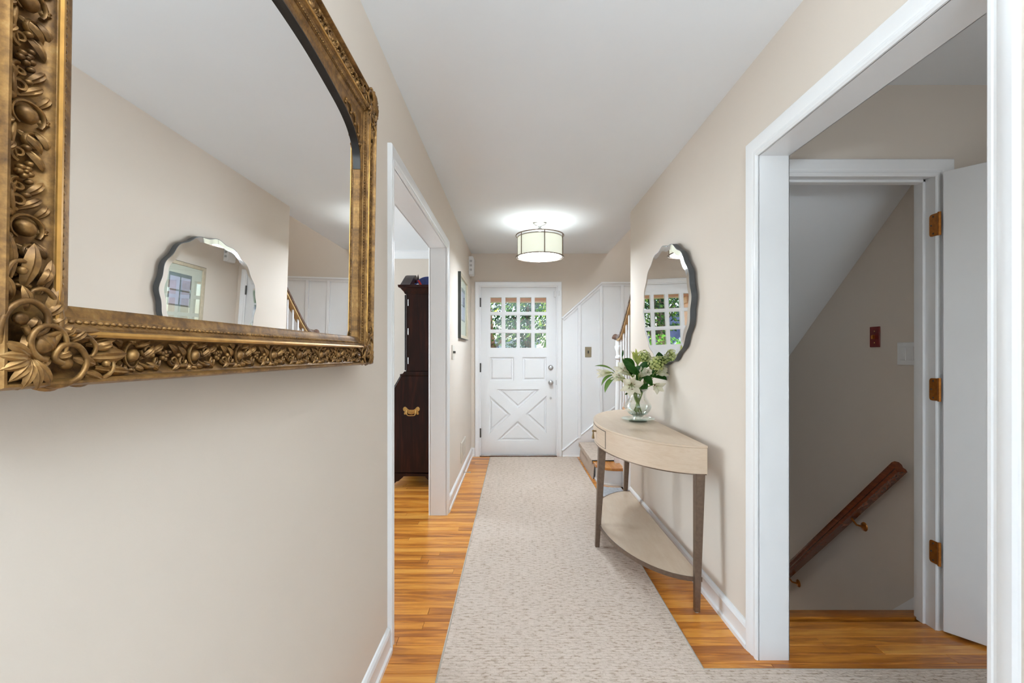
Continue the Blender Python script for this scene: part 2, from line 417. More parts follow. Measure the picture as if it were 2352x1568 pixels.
# plane maps: (a, b, t) -> world
XW_L, XW_R, Y_END, CEIL = -.53, .987, 5.5, 2.45
def on_left(a, b, t): return (XW_L+t, a, b)       # a=Y, b=Z, t out into hall
def on_right(a, b, t): return (XW_R-t, a, b)
def on_end(a, b, t): return (a, Y_END-t, b)       # a=X
F = 1045.0
def px(x, y, Y): return Vector(((x-1183)*Y/F, Y, 1.24-(y-812)*Y/F))

# ------------------------------------------------------------------ shell: walls, ceilings
w = MB()
w.box(-.65, -.53, .1, 1.94, 0, CEIL).box(-.65, -.53, 3.505, 5.5, 0, CEIL).box(-.65, -.53, 1.94, 3.505, 2.065, CEIL)
wall_left = struct(w.build('wall_left', 'wall'), 'tan painted left wall of the hall with a wide doorway', 'wall')
w = MB()
w.box(.987, 1.107, .1, .925, 0, CEIL).box(.987, 1.107, 1.855, 3.89, 0, CEIL).box(.987, 1.107, .925, 1.855, 2.055, CEIL)
wall_right = struct(w.build('wall_right', 'wall'), 'tan painted right wall behind the console table', 'wall')
DX0, DX1, DZ1 = -.425, .505, 2.045
w = MB()
w.box(-.65, DX0, 5.5, 5.66, 0, CEIL).box(DX1, 2.2, 5.5, 5.66, 0, 5.1).box(DX0, DX1, 5.5, 5.66, DZ1, CEIL).box(-4.5, -.65, 5.5, 5.66, 0, CEIL)
w.box(-4.6, DX1, 5.5, 5.66, CEIL, 5.1)
wall_end = struct(w.build('wall_end', 'wall'), 'tan end wall around the white front door', 'wall')
# side room
w = MB()
w.box(-4.5, -.65, 5.4, 5.5, 0, CEIL)
struct(w.build('wall_side_room_back', 'wall'), 'tan back wall of the side room behind the secretary desk', 'wall')
w = MB()
w.box(-4.6, -4.45, 0, 3.3, 0, CEIL).box(-4.6, -4.45, 5.1, 5.5, 0, CEIL).box(-4.6, -4.45, 3.3, 5.1, 0, .6).box(-4.6, -4.45, 3.3, 5.1, 2.22, CEIL)
struct(w.build('wall_side_room_outer', 'wall'), 'tan outer wall of the side room with an added window', 'wall')
w = MB()
w.box(-4.6, -.53, 0, .1, 0, CEIL)
struct(w.build('wall_rear_left', 'wall'), 'tan wall behind the photographer on the left', 'wall')
w = MB()
w.box(2.75, 3.3, 0, .1, 0, CEIL).box(.987, 1.25, 0, .1, 0, CEIL).box(1.25, 2.75, 0, .1, 2.1, CEIL)  # unseen; opening added to let light into the passage
struct(w.build('wall_rear_right', 'wall'), 'tan wall behind the photographer on the right', 'wall')
w = MB()
w.box(-3.3, 3.3, -3.75, -3.6, 0, .55).box(-3.3, 3.3, -3.75, -3.6, 2.38, CEIL).box(-3.3, -2.2, -3.75, -3.6, .55, 2.38).box(2.5, 3.3, -3.75, -3.6, .55, 2.38)
w.box(-3.4, -3.3, -3.75, 0, 0, CEIL).box(3.3, 3.4, -3.75, .1, 0, CEIL)
struct(w.build('wall_rear_room', 'wall'), 'tan walls of the room behind the photographer', 'wall')
# vestibule and cellar stair
w = MB()
w.box(1.107, 1.14, 2.05, 2.15, 0, CEIL).box(1.90, 2.9, 2.05, 2.15, 0, CEIL).box(1.14, 1.90, 2.05, 2.15, 2.055, CEIL)
wall_vest = struct(w.build('wall_vestibule', 'wall'), 'tan wall around the cellar doorway in the side passage', 'wall')
w = MB()
w.box(2.8, 2.9, .1, 2.05, 0, CEIL)
struct(w.build('wall_vestibule_side', 'wall'), 'tan side wall of the passage behind the open cellar door', 'wall')
w = MB()
w.box(2.0, 2.1, 2.15, 5.5, -2.2, 5.1)
wall_cellar = struct(w.build('wall_cellar_stair', 'wall'), 'tan wall with sloping top edge beside the cellar stair', 'wall')
w = MB()
w.box(1.0, 1.107, 2.15, 3.89, -2.2, 0).box(1.0, 2.0, 4.9, 5.0, -2.2, -.12)
struct(w.build('wall_cellar_inner', 'wall'), 'tan inner wall of the cellar stair below floor level', 'wall')
sl = MB()
def yz(a, b, t): return (t, a, b)
def ceil_z(y): return 2.085-(y-2.30)*.847
sl.prism([(2.15, ceil_z(2.15)), (4.3, ceil_z(4.3)), (4.3, ceil_z(4.3)+.06), (2.15, ceil_z(2.15)+.06)], yz, 1.107, 2.0)
struct(sl.build('ceiling_cellar_slope', 'ceiling'), 'grey white sloping ceiling over the cellar stair', 'ceiling')
w = MB()
w.box(-.65, 1.12, 0, 5.5, CEIL, CEIL+.2).box(-4.6, -.65, 0, 5.5, CEIL, CEIL+.2).box(-3.4, 3.4, -3.75, 0, CEIL, CEIL+.2).box(1.12, 2.9, 0, 2.2, CEIL, CEIL+.2)
struct(w.build('ceiling', 'ceiling'), 'smooth white hall ceiling', 'ceiling')
w = MB()
w.box(-4.6, 3.4, -3.75, 5.66, 5.1, 5.2)  # unseen slab, widened over the house to keep the sun out
struct(w.build('ceiling_upper', 'ceiling'), 'white ceiling above the upper landing, widened to block the sun', 'ceiling')
w = MB()
w.box(1.02, 1.12, 2.2, 5.5, CEIL+.2, 5.1).box(1.12, 2.1, 2.1, 2.2, CEIL, 5.1)
struct(w.build('wall_stair_upper', 'wall'), 'tan upper wall of the stair opening', 'wall')

# ------------------------------------------------------------------ floor: strip oak planks
PW = .0572
fl = MB().box(-4.6, .987, .1, 5.5, -.12, -.018).box(.987, 2.9, .1, 2.13, -.12, -.018).box(.987, 1.107, 2.13, 3.89, -.12, -.018).box(.987, 2.1, 3.89, 5.5, -.12, -.018).box(-3.4, 3.4, -3.75, .1, -.12, -.018)
floor = struct(fl.build('floor', 'dark'), 'honey coloured oak strip floor', 'floor')
far = MB(); far_r = []
def plank(x0, x1, y0):
    e = .0009; b_ = .0012
    x0 += .0006; x1 -= .0006; y1 = y0+PW-e; y0 += e
    dz = random.uniform(-.0003, .0003)
    vs = [(x0, y0, -.018), (x1, y0, -.018), (x1, y1, -.018), (x0, y1, -.018), (x0, y0, -b_), (x1, y0, -b_), (x1, y1, -b_), (x0, y1, -b_),
          (x0+b_, y0+b_, dz), (x1-b_, y0+b_, dz), (x1-b_, y1-b_, dz), (x0+b_, y1-b_, dz)]
    fs = [(0, 1, 5, 4), (1, 2, 6, 5), (2, 3, 7, 6), (3, 0, 4, 7), (4, 5, 9, 8), (5, 6, 10, 9), (6, 7, 11, 10), (7, 4, 8, 11), (8, 9, 10, 11)]
    return vs, fs
nrow = int((5.5-1.02)/PW)
count = 0
for r in range(-18, nrow+1):
    y0 = 1.02+r*PW
    if y0+PW > 5.5: break
    xl, xr = -2.6, (2.78 if y0+PW < 2.135 else .985)
    if y0 > 3.89: xr = .985
    x = xl
    cuts = []
    while x < xr-.02:
        L = random.uniform(.75, 1.9)
        nx = min(xr, x+L)
        if xr-nx < .35: nx = xr
        cuts.append((x, nx)); x = nx
    for a, c in cuts:
        rnd = (random.random(), random.random(), random.random())
        vis = 1.3 < y0 < 3.95 and c > -1.15 and (c-a) > .1 and (a < .9 or y0 > 1.75)
        vs, fs = plank(a, c, y0)
        if vis and count < 285:
            MB().add(vs, fs).build('plank', 'plank', floor, rnd=rnd, weld=False, loc=((a+c)/2, y0+PW/2, 0)); count += 1
        else:
            o = len(far.v); far.add(vs, fs); far_r += [rnd]*len(vs)
far.box(-4.45, -2.6, .1, 5.4, -.018, 0); far_r += [(.5, .5, .5)]*8
far.box(-3.3, 3.3, -3.6, 0.1, -.018, 0); far_r += [(.5, .5, .5)]*8
fo = far.build('distant_planks', 'plank', floor, weld=False, loc=(0, 4, 0)); fo['kind'] = 'stuff'
ca = fo.data.attributes.new('rnd', 'FLOAT_COLOR', 'POINT')
for d, c in zip(ca.data, far_r): d.color = (*c, 1)
rr = MB().box(-3.2, 3.2, -3.5, .12, .0005, .012); setp(rr.build('bounce_carpet', 'bouncecarpet', None, bevel=.003), 'pale grey bounce carpet added out of view behind the photographer', 'carpet')  # unseen, added so the floor bounces neutral light
rr = MB().box(-4.3, -1.5, .4, 5.2, .0005, .012); setp(rr.build('bounce_rug', 'bouncecarpet', None, bevel=.003), 'pale grey rug added in the side room to neutralise floor bounce', 'rug')  # pale sheet added against orange bounce from the planks
# nosing board at the head of the cellar stair
nz = MB(); nz.prism([(2.133, -.03), (2.133, .004), (2.195, .004), (2.205, -.004), (2.205, -.022), (2.195, -.03)], yz, 1.107, 2.0)
nz.build('nosing', 'plank', floor, rnd=(.1, .3, .3), smooth=40)
st = empty('cellar_steps', (1.55, 2.5, -.2), 'wooden steps going down behind the cellar door', 'stairs')
for k in range(6):
    MB().box(1.11, 1.98, 2.2+k*.23, 2.45+k*.23, -.2*(k+1)-.03, -.2*(k+1)).build('tread', 'plank', st, rnd=(.3, .3, .3))

# ------------------------------------------------------------------ casings, jambs, baseboards
CASE = [(0, 0), (0, .008), (.006, .013), (.014, .013), (.017, .0105), (.024, .0105), (.03, .014), (.044, .016), (.056, .020), (.062, .020), (.066, .016), (.066, 0)]
def casing(path, to3, parent, prof=CASE, flip=False):
    p = [(-w_, t) for w_, t in prof] if flip else prof
    return MB().sweep(path, p, to3).build('casing', 'white', parent, smooth=25)
tr1 = struct(empty('trim_1', (-.59, 2.72, 0)), 'white moulded casing and jambs around the left doorway', 'trim')
casing([(1.955, 0), (1.955, 2.05), (3.49, 2.05), (3.49, 0)], on_left, tr1)
casing([(1.955, 0), (1.955, 2.05), (3.49, 2.05), (3.49, 0)], lambda a, b, t: (-.65-t, a, b), tr1)
B('jamb', -.652, -.528, 3.49, 3.505, 0, 2.065, 'white', tr1); B('jamb', -.652, -.528, 1.94, 1.955, 0, 2.065, 'white', tr1); B('head_jamb', -.652, -.528, 1.955, 3.49, 2.05, 2.065, 'white', tr1)
tr2 = struct(empty('trim_2', (1.047, 1.39, 0)), 'white moulded casing and jambs around the right doorway', 'trim')
CASE2 = [(0, 0), (0, .007), (.005, .011), (.012, .011), (.015, .009), (.021, .009), (.027, .012), (.044, .013), (.052, .012), (.058, .007), (.058, 0)]
casing([(.945, 0), (.945, 2.13)], on_right, tr2, CASE2)
casing([(.9455, 2.04), (1.84, 2.04), (1.84, 0)], on_right, tr2, [(w_*1.1, t) for w_, t in CASE])
casing([(.94, 0), (.94, 2.04), (1.84, 2.04), (1.84, 0)], lambda a, b, t: (1.107+t*.3, a, b), tr2)
B('jamb', .985, 1.109, 1.84, 1.855, 0, 2.055, 'white', tr2); B('jamb', .985, 1.109, .925, .945, 0, 2.055, 'white', tr2); B('head_jamb', .985, 1.109, .945, 1.84, 2.04, 2.055, 'white', tr2)
tr3 = struct(empty('trim_3', (1.52, 2.05, 0)), 'white casing, jamb and stop around the cellar doorway', 'trim')
def on_vest(a, b, t): return (a, 2.05-t, b)
casing([(1.17, 0), (1.17, 2.035), (1.888, 2.035), (1.888, 0)], on_vest, tr3, [(w_*1.15, t) for w_, t in CASE])
B('jamb', 1.885, 1.90, 2.04, 2.15, 0, 2.055, 'white', tr3); B('head_jamb', 1.15, 1.885, 2.048, 2.15, 2.04, 2.055, 'white', tr3); B('jamb', 1.14, 1.155, 2.048, 2.15, 0, 2.055, 'white', tr3)
B('door_stop', 1.872, 1.885, 2.088, 2.125, 0, 2.04, 'white', tr3, .002); B('door_stop', 1.155, 1.885, 2.088, 2.125, 2.027, 2.04, 'white', tr3, .002)
tr4 = struct(empty('trim_4', (.04, 5.5, 0)), 'white moulded casing around the front door', 'trim')
casing([(DX0+.008, 0), (DX0+.008, DZ1-.004), (DX1-.008, DZ1-.004), (DX1-.008, 0)], on_end, tr4)
B('threshold', DX0, DX1, 5.47, 5.6, 0, .012, 'walnut', tr4, .003); B('sill_strip', DX0+.01, DX1-.01, 5.478, 5.50, .012, .02, 'chrome', tr4)

BASE = [(0, 0), (0, .022), (.018, .022), (.024, .014), (.075, .013), (.085, .017), (.097, .013), (.104, .006), (.106, 0)]
def baseboard(name, path_ab, to3, label):
    # path along a at b=0; profile w goes up
    a0, a1 = path_ab
    o = MB().sweep([(a0, 0), (a1, 0)], BASE, to3).build(name, 'white', None, smooth=25)
    return struct(o, label, 'baseboard')
baseboard('baseboard_left', (.1, 1.886), on_left, 'white baseboard along the left wall below the gilt mirror')
baseboard('baseboard_left_far', (3.56, 5.5), on_left, 'white baseboard along the left wall beside the front door')
baseboard('baseboard_right', (1.91, 3.89), on_right, 'white baseboard behind the console table')
baseboard('baseboard_end', (-.53, -.485), on_end, 'short white baseboard left of the front door')
baseboard('baseboard_side_room', (-4.45, -.65), lambda a, b, t: (a, 5.4-t, b), 'white baseboard at the back of the side room')
cr = MB().sweep([(-4.45, 0), (-.65, 0)], [(0, 0), (0, .07), (-.015, .07), (-.03, .05), (-.055, .028), (-.07, .014), (-.085, .012), (-.085, 0)], lambda a, b, t: (a, 5.4-t, CEIL+b))
struct(cr.build('trim_5', 'white', None, smooth=25), 'white crown moulding at the top of the side room wall', 'trim')
# sloping skirt inside the cellar stair
sk = MB().prism([(2.2, -.06), (2.2, .097), (2.75, -.48), (2.75, -.62)], yz, 1.985, 2.0)
struct(sk.build('baseboard_cellar', 'white'), 'white sloping skirting on the cellar stair wall', 'baseboard')

# ------------------------------------------------------------------ windows added out of frame to go with the fill lights
def window(name, to3, a0, a1, b0, b1, ncol, nrow_, label):
    e = struct(empty(name, to3((a0+a1)/2, b0, 0)), label, 'window')
    MB().sweep([(a0, b0), (a0, b1), (a1, b1), (a1, b0)], [(0, -.1), (0, .01), (-.05, .01), (-.05, -.1)], to3, True).build('window_frame', 'white', e)
    for i in range(1, ncol):
        x = a0+(a1-a0)*i/ncol; MB().prism([(x-.012, b0), (x+.012, b0), (x+.012, b1), (x-.012, b1)], to3, -.08, -.05).build('mullion', 'white', e)
    for i in range(1, nrow_):
        z = b0+(b1-b0)*i/nrow_; MB().prism([(a0, z-.012), (a1, z-.012), (a1, z+.012), (a0, z+.012)], to3, -.08, -.05).build('mullion', 'white', e)
    MB().prism([(a0, b0), (a1, b0), (a1, b1), (a0, b1)], to3, -.072, -.068).build('pane', 'pane', e)
window('added_window_1', lambda a, b, t: (a, -3.6+t, b), -2.2, 2.5, .55, 2.38, 5, 2, 'wide white window added out of view behind the photographer for light')
window('added_window_2', lambda a, b, t: (-4.45+t, a, b), 3.3, 5.1, .6, 2.22, 2, 2, 'wide white window added out of view in the side room for light')

# ------------------------------------------------------------------ front door
def dpx(x, y): return ((x-1183)/190.0, 1.24-(y-812)/190.0)
door1 = struct(empty('door_1', (.04, 5.52, .02)), 'white front door with twelve panes and crossbuck panels', 'door')
def rect(x0, y0, x1, y1): return [dpx(x0, y1), dpx(x1, y1), dpx(x1, y0), dpx(x0, y0)]
c5 = lambda x, y: dpx(1080+x/3.484, 630+y/3.484)
pane_r = []
for (xa, xb) in ((1125.5, 1152.5), (1159.8, 1187.3), (1193.8, 1221), (1227.5, 1255.5)):
    for (ya, yb) in ((682, 716.5), (722.8, 757.3), (763.8, 799.3)): pane_r.append(rect(xa, ya, xb, yb))
panel_p = [rect(1124.5, 819.5, 1180.5, 874.5), rect(1199.7, 819.5, 1255.7, 874.5),
           [c5(207, 918), c5(383, 1075), c5(560, 918)], [c5(152, 965), c5(150, 1280), c5(325, 1120)],
           [c5(613, 965), c5(437, 1120), c5(612, 1280)], [c5(381, 1170), c5(205, 1330), c5(557, 1330)]]
def filled(name, outlines, to3, t0, t1, mat, parent, bev=.003):
    cu = bpy.data.curves.new(name, 'CURVE'); cu.dimensions = '2D'; cu.fill_mode = 'BOTH'; cu.extrude = abs(t1-t0)/2-bev; cu.bevel_depth = bev; cu.bevel_resolution = 1
    for ol in outlines:
        sp = cu.splines.new('POLY'); sp.points.add(len(ol)-1); sp.use_cyclic_u = True
        for p, q in zip(sp.points, ol): p.co = (q[0], q[1], 0, 1)
    co = bpy.data.objects.new('tmp', cu); COL.objects.link(co)
    bpy.context.view_layer.update()
    me = bpy.data.meshes.new_from_object(co.evaluated_get(bpy.context.evaluated_depsgraph_get()))
    bpy.data.objects.remove(co)
    mid = (t0+t1)/2
    mb = MB(); mb.add([to3(v.co.x, v.co.y, mid+v.co.z) for v in me.vertices], [tuple(p.vertices) for p in me.polygons])
    bpy.data.meshes.remove(me)
    return mb.build(name, mat, parent, smooth=35)
Y_DOOR = 5.505
def on_door(a, b, t): return (a, Y_DOOR-t, b)
outer = [(DX0+.006, .02), (DX1-.006, .02), (DX1-.006, DZ1-.008), (DX0+.006, DZ1-.008)]
filled('door_slab', [outer]+pane_r+panel_p, on_door, -.045, 0, 'doorwhite', door1, .005)
for r_ in pane_r:
    MB().prism(r_, on_door, -.026, -.022).build('pane', 'pane', door1)
for p_ in panel_p:
    MB().prism(p_, on_door, -.04, -.020).build('panel_bed', 'doorwhite', door1)
    cx = sum(a for a, b_ in p_)/len(p_); cz = sum(b_ for a, b_ in p_)/len(p_)
    k = .86 if len(p_) == 4 else .80
    q = [(cx+(a-cx)*k, cz+(b_-cz)*k) for a, b_ in p_]
    MB().raised(q, on_door, -.020, -.006, .016).build('raised_panel', 'doorwhite', door1)
for yy in (694.5, 844, 993.5):
    x_, z_ = dpx(1103.6, yy)
    MB().tube([(x_, 5.490, z_-.055), (x_, 5.490, z_+.055)], .009, 8).build('hinge', 'blackmetal', door1, smooth=40)
def knob(cx, cyy, r, ball):
    X, Z = dpx(cx, cyy); prof = [(0, -.0), (r, 0), (r, .006), (r*.85, .010)]
    if ball: prof += [(.011, .012), (.011, .028), (.022, .033), (.0265, .045), (.022, .056), (.010, .061), (0, .062)]
    else: prof += [(r*.7, .016), (r*.45, .018), (0, .018)]
    return MB().lathe(prof, (X, Y_DOOR, Z), 20, 'y')
def lathe_to_hall(prof, c, seg=20):
    mb = MB(); mb.lathe(prof, c, seg, 'y'); return mb
knob(1265, 844, .031, False).build('deadbolt', 'steel', door1, smooth=40)
knob(1265, 878.5, .030, True).build('door_knob', 'steel', door1, smooth=40)
knob(1265, 914, .012, False).build('lock_button', 'steel', door1, smooth=40)
x_, z_ = dpx(1275.5, 676)
B('sensor', x_-.018, x_+.012, Y_DOOR-.035, Y_DOOR, z_-.035, z_+.035, 'plasticwhite', door1, .003)
x_, z_ = dpx(1283.5, 674)
B('sensor_magnet', x_-.006, x_+.010, 5.475, 5.49, z_-.03, z_+.03, 'plasticwhite', door1, .003)
x_, z_ = dpx(1278, 878)
B('strike_plate', x_-.003, x_+.003, 5.49, 5.505, z_-.03, z_+.03, 'blackmetal', door1)

# ------------------------------------------------------------------ wainscot on the end wall (parts of wall_end)
WY = 5.5
capx, capz = 1.047, 2.085
slope = (capz-1.665)/(capx-.575)
def cap_at(x): return min(capz, 1.665+(x-.575)*slope)
MB().prism([(.571, 0), (2.0, 0), (2.0, capz-.01), (capx, capz-.01), (.571, cap_at(.571)-.01)], on_end, 0, .008).build('wainscot_panel', 'white', wall_end)
MB().sweep([(.571, cap_at(.571)), (capx, capz), (2.0, capz)], [(-.030, 0), (-.030, .022), (-.008, .028), (0, .042), (.016, .042), (.018, .03), (.018, 0)], on_end).build('cap_rail', 'white', wall_end, smooth=25)
def skirt_top(x): return .066+(x-.568)*.84
for xb in (.776, 1.036, 1.292, 1.55, 1.8):
    MB().prism([(xb-.018, skirt_top(min(xb, 1.2))-.02), (xb+.018, skirt_top(min(xb, 1.2))-.02), (xb+.018, cap_at(xb)-.02), (xb-.018, cap_at(xb)-.02)], on_end, .006, .028).build('batten', 'white', wall_end, bevel=.002)
MB().prism([(.571, 0), (2.0, 0), (2.0, .56), (1.2, skirt_top(1.2)), (.571, .07)], on_end, .006, .016).build('skirt_board', 'white', wall_end)
MB().sweep([(.571, .07), (1.2, skirt_top(1.2)), (2.0, skirt_top(1.2))], [(-.01, .006), (-.01, .02), (0, .026), (.012, .018), (.016, .006)], on_end).build('skirt_moulding', 'white', wall_end, smooth=30)
MB().sweep([(.571, 0), (.78, 0)], [(0, 0.006), (0, .028), (.012, .026), (.018, .016), (.018, .006)], on_end).build('shoe_moulding', 'white', wall_end, smooth=30)

# ------------------------------------------------------------------ stairs with landing, newel and rail
stair = empty('staircase', (1.0, 4.6, 0), 'white and orange oak staircase with carpet runner beside the front door', 'staircase')
# first step with bull nose
def bull(x0, x1, y0, y1, r, n=8):
    pts = [(x1, y1), (x0, y1)]
    for k in range(n+1):
        t = PI+PI/2*k/n; pts.append((x0+r+r*math.cos(t), y0+r+r*math.sin(t)))
    pts += [(x1, y0)]
    return pts
def xy(a, b, t): return (a, b, t)
MB().prism(bull(.795, 1.03, 4.245, 5.47, .16), xy, 0, .15).build('riser', 'white', stair, smooth=40)
MB().prism(bull(.768, 1.06, 4.215, 5.47, .18), xy, .15, .178).build('tread', 'tread', stair, bevel=.008, seg=2)
MB().prism(bull(.785, 1.03, 4.235, 5.47, .165), xy, 0, .018).build('shoe_moulding', 'white', stair, smooth=40)
B('riser', 1.035, 1.06, 4.41, 5.47, .178, .335, 'white', stair); B('tread', 1.01, 2.0, 4.41, 5.47, .335, .362, 'tread', stair, .006)
for k in range(5):
    yk = 4.45-k*.2; zk = .362+.19*(k+1)
    B('riser', 1.03, 2.0, yk-.02, yk, zk-.19, zk-.026, 'white', stair)
    MB().box(1.005, 2.0, yk-.22, yk+.02, zk-.026, zk).build('tread', 'tread', stair, bevel=.008, seg=2)
    B('stringer', 1.015, 1.03, yk-.2, yk, .0, zk-.026, 'white', stair)
B('stringer', 1.0, 1.03, 3.895, 4.235, 0, .5, 'white', stair)
# carpet runner on the step
rc = MB(); t_ = .008
rc.sweep([(.772, .0), (.786, .145), (.764, .152), (.764, .181), (1.033, .181), (1.033, .33), (1.008, .337), (1.008, .365), (1.98, .365)],
         [(0, 4.50), (0, 5.40), (t_, 5.40), (t_, 4.50)], lambda a, b, t: (a, t, b))
rc.build('stair_carpet', 'carpet', stair, smooth=50)
B('carpet_binding', .760, 1.03, 4.493, 4.501, .180, .188, 'dark', stair)
# newel, balusters, handrail
NX, NY = 1.012, 4.45
nw = MB().box(NX-.036, NX+.036, NY-.036, NY+.036, .178, .24)
nw.lathe([(0, .24), (.036, .24), (.04, .255), (.030, .27), (.026, .30), (.034, .36), (.036, .40), (.030, .46), (.026, .49), (.036, .505), (.036, .52), (.024, .53), (.033, .60), (.034, .70), (.030, .85), (.025, 1.05), (.022, 1.18), (.034, 1.195), (.034, 1.21), (.022, 1.225), (.024, 1.26), (.038, 1.30), (.036, 1.315), (.03, 1.32), (.03, 1.365), (0, 1.365)], (NX, NY, 0), 20)
nw.build('newel_post', 'white', stair, smooth=35)
railpath = catmull([(NX-.03, NY+.05, 1.385), (NX, NY, 1.385), (NX+.01, NY-.1, 1.40), (NX+.012, NY-.22, 1.475), (NX+.012, NY-.40, 1.62), (NX+.012, NY-.70, 1.87), (NX+.012, NY-1.0, 2.12)], 8)
def rail_z(y):
    best = min(railpath, key=lambda p: abs(p.y-y)); return best.z
cs = [(-.030, .0), (-.034, .014), (-.024, .03), (-.010, .042), (.010, .042), (.024, .03), (.034, .014), (.030, 0)]
def sweep_rail(name, path, cs, mat, parent):
    mb = MB(); vs = []; fs = []; k = len(cs)
    for i, p in enumerate(path):
        d = (path[min(i+1, len(path)-1)]-path[max(i-1, 0)]).normalized()
        side = d.cross(Vector((0, 0, 1))).normalized(); up = side.cross(d)
        for a, b_ in cs: vs.append(p+side*a+up*b_)
    for i in range(len(path)-1):
        for a in range(k): fs.append((i*k+a, i*k+(a+1) % k, (i+1)*k+(a+1) % k, (i+1)*k+a))
    fs += [tuple(range(k)), tuple((len(path)-1)*k+a for a in range(k))[::-1]]
    return mb.add(vs, fs).build(name, mat, parent, smooth=40)
sweep_rail('handrail', railpath, cs, 'walnut', stair)
sweep_rail('rail_fillet', [p+Vector((0, 0, -.022)) for p in railpath[9:]], [(-.024, 0), (-.024, .022), (.024, .022), (.024, 0)], 'palewood', stair)
MB().ell((NX-.02, NY+.045, 1.405), (.03, .03, .03), None, 12, 8).build('rail_volute', 'walnut', stair, smooth=60)
for k, yb in enumerate((4.37, 4.27, 4.17, 4.07, 3.97, 3.87)):
    zt = .362+.19*(1+int((4.45-yb)/.2))
    mb = MB().tube([(NX+.01, yb, zt), (NX+.01, yb, zt+.2), (NX+.01, yb, zt+.25), (NX+.01, yb, rail_z(yb)-.01)], [.015, .015, .012, .010], 8)
    mb.build('baluster', 'white', stair, smooth=50)

# ------------------------------------------------------------------ carpet runner
runner = empty('carpet_runner', (.22, 3.2, 0), 'beige looped carpet runner lying along the hall floor', 'rug')
RX0, RX1, RYF, RYN = -.295, .735, 5.415, 1.775
out_ = [(RX0, .15), (2.6, .15), (2.6, RYN-.005), (RX1, RYN), (RX1, RYF), (RX0, RYF)]
MB().prism(out_, xy, .0005, .011).build('pile', 'carpet', runner, bevel=.003)
for nm, path in (('edge_binding', [(RX0, .15), (RX0, RYF)]), ('edge_binding', [(RX0, RYF), (RX1, RYF)]), ('edge_binding', [(RX1, RYF), (RX1, RYN)]), ('edge_binding', [(RX1, RYN), (2.6, RYN-.005)])):
    MB().tube([(a, b_, .0065) for a, b_ in path], .006, 8).build(nm, 'binding', runner, smooth=60)
gm = MB().prism([(.765, 3.93), (.975, 3.93), (.975, 4.20), (.92, 4.205), (.86, 4.215), (.80, 4.25), (.775, 4.27), (.765, 4.3)], xy, .0005, .006)  # flat patch added to grey this bit of floor
setp(gm.build('grey_patch', 'greypatch'), 'small plain grey patch added on the floor before the bottom stair step', 'mat')

# ------------------------------------------------------------------ cellar door (open)
hx, hy = 1.888, 2.018
ang = math.atan2(-.105, .087)
dv = Vector((math.cos(ang), math.sin(ang), 0)); dn = Vector((-dv.y, dv.x, 0))
if dn.y > 0 and False: pass
door2 = struct(empty('door_2', (hx, hy, .01)), 'plain white cellar door standing open on copper hinges', 'door')
LN = .70; TH = .035
p0 = Vector((hx+.006, hy-.004, 0))
pts = [p0, p0+dv*LN, p0+dv*LN+dn*TH, p0+dn*TH]
MB().prism([(p.x, p.y) for p in pts], xy, .012, 2.045).build('door_leaf', 'doorwhite', door2, bevel=.002)
pk = p0+dv*(LN-.06)
for s_ in (-1, 1):
    c_ = pk+(dn*TH if s_ > 0 else Vector((0, 0, 0))); nrm = dn*s_
    pts_ = [c_+Vector((0, 0, .95))]+[c_+nrm*h+Vector((0, 0, .95)) for h in (.006, .007, .03, .034, .05, .06)]
    MB().tube(pts_, [.028, .028, .010, .010, .024, .026, .012], 14).build('door_knob', 'copper', door2, smooth=50)
for zc in (1.785, .985+.06, .185+.03):
    pass
for ypx in (513, 895, 1273):
    zc = 1.24-(ypx-812)*2.02/F*1.0
    hg = MB()
    # leaf let into the jamb face, rounded corners
    r_ = .012; hw0, hw1 = 2.024, 2.068; zz0, zz1 = zc-.05, zc+.05; poly = []
    poly += [(hw0, zz0), (hw1-r_, zz0)]+[(hw1-r_+r_*math.sin(t), zz0+r_-r_*math.cos(t)) for t in (PI/6, PI/3, PI/2)]
    poly += [(hw1-r_+r_*math.cos(t), zz1-r_+r_*math.sin(t)) for t in (0, PI/6, PI/3, PI/2)]+[(hw0, zz1)]
    hg.prism(poly, lambda a, b_, t: (1.885-t, a, b_), -.001, .0025)
    h_ = hg.build('hinge', 'copper', door2)
    MB().tube([(1.884, 2.02, zc-.052), (1.884, 2.02, zc+.052)], .0065, 8).build('hinge_pin', 'copper', h_, smooth=50)
    for dz, dy in ((.038, 2.048), (0, 2.058), (-.038, 2.048)):
        MB().ell((1.882, dy, zc+dz), (.002, .004, .004), None, 8, 4).build('screw', 'blackmetal', h_)

# ------------------------------------------------------------------ console table
TB, TC, TA, TBB = .925, 2.90, .72, .407
def demi(back, c, a, b, n=36, pw=1.0):
    pts = []
    for k in range(n+1):
        t = PI*k/n; pts.append((back-b*math.sin(t)**pw, c-a*math.cos(t)))
    return pts
table = empty('console_table', (.75, 2.9, 0), 'half round washed oak console table with bronze legs by the right wall', 'table')
MB().prism(demi(TB, TC, TA, TBB), xy, .786, .798).build('tabletop', 'washoak', table, bevel=.002, smooth=30)
MB().prism(demi(TB-.002, TC, TA-.004, TBB-.004), xy, .662, .786).build('apron', 'washoak', table, smooth=30)
MB().prism(demi(TB-.004, TC, TA-.007, TBB-.007), xy, .656, .662).build('apron_band', 'bronze', table, smooth=30)
def arc_patch(y0, y1, z0, z1, off, n=14):
    rows = []
    for k in range(n+1):
        y = y0+(y1-y0)*k/n; ct = (TC-y)/(TA-.004+off); x = (TB-.002)-(TBB-.004+off)*math.sqrt(max(0, 1-ct*ct)); rows.append((x, y))
    return rows
rows = arc_patch(2.70, 3.10, 0, 0, .0025); rin = arc_patch(2.70, 3.10, 0, 0, -.006)
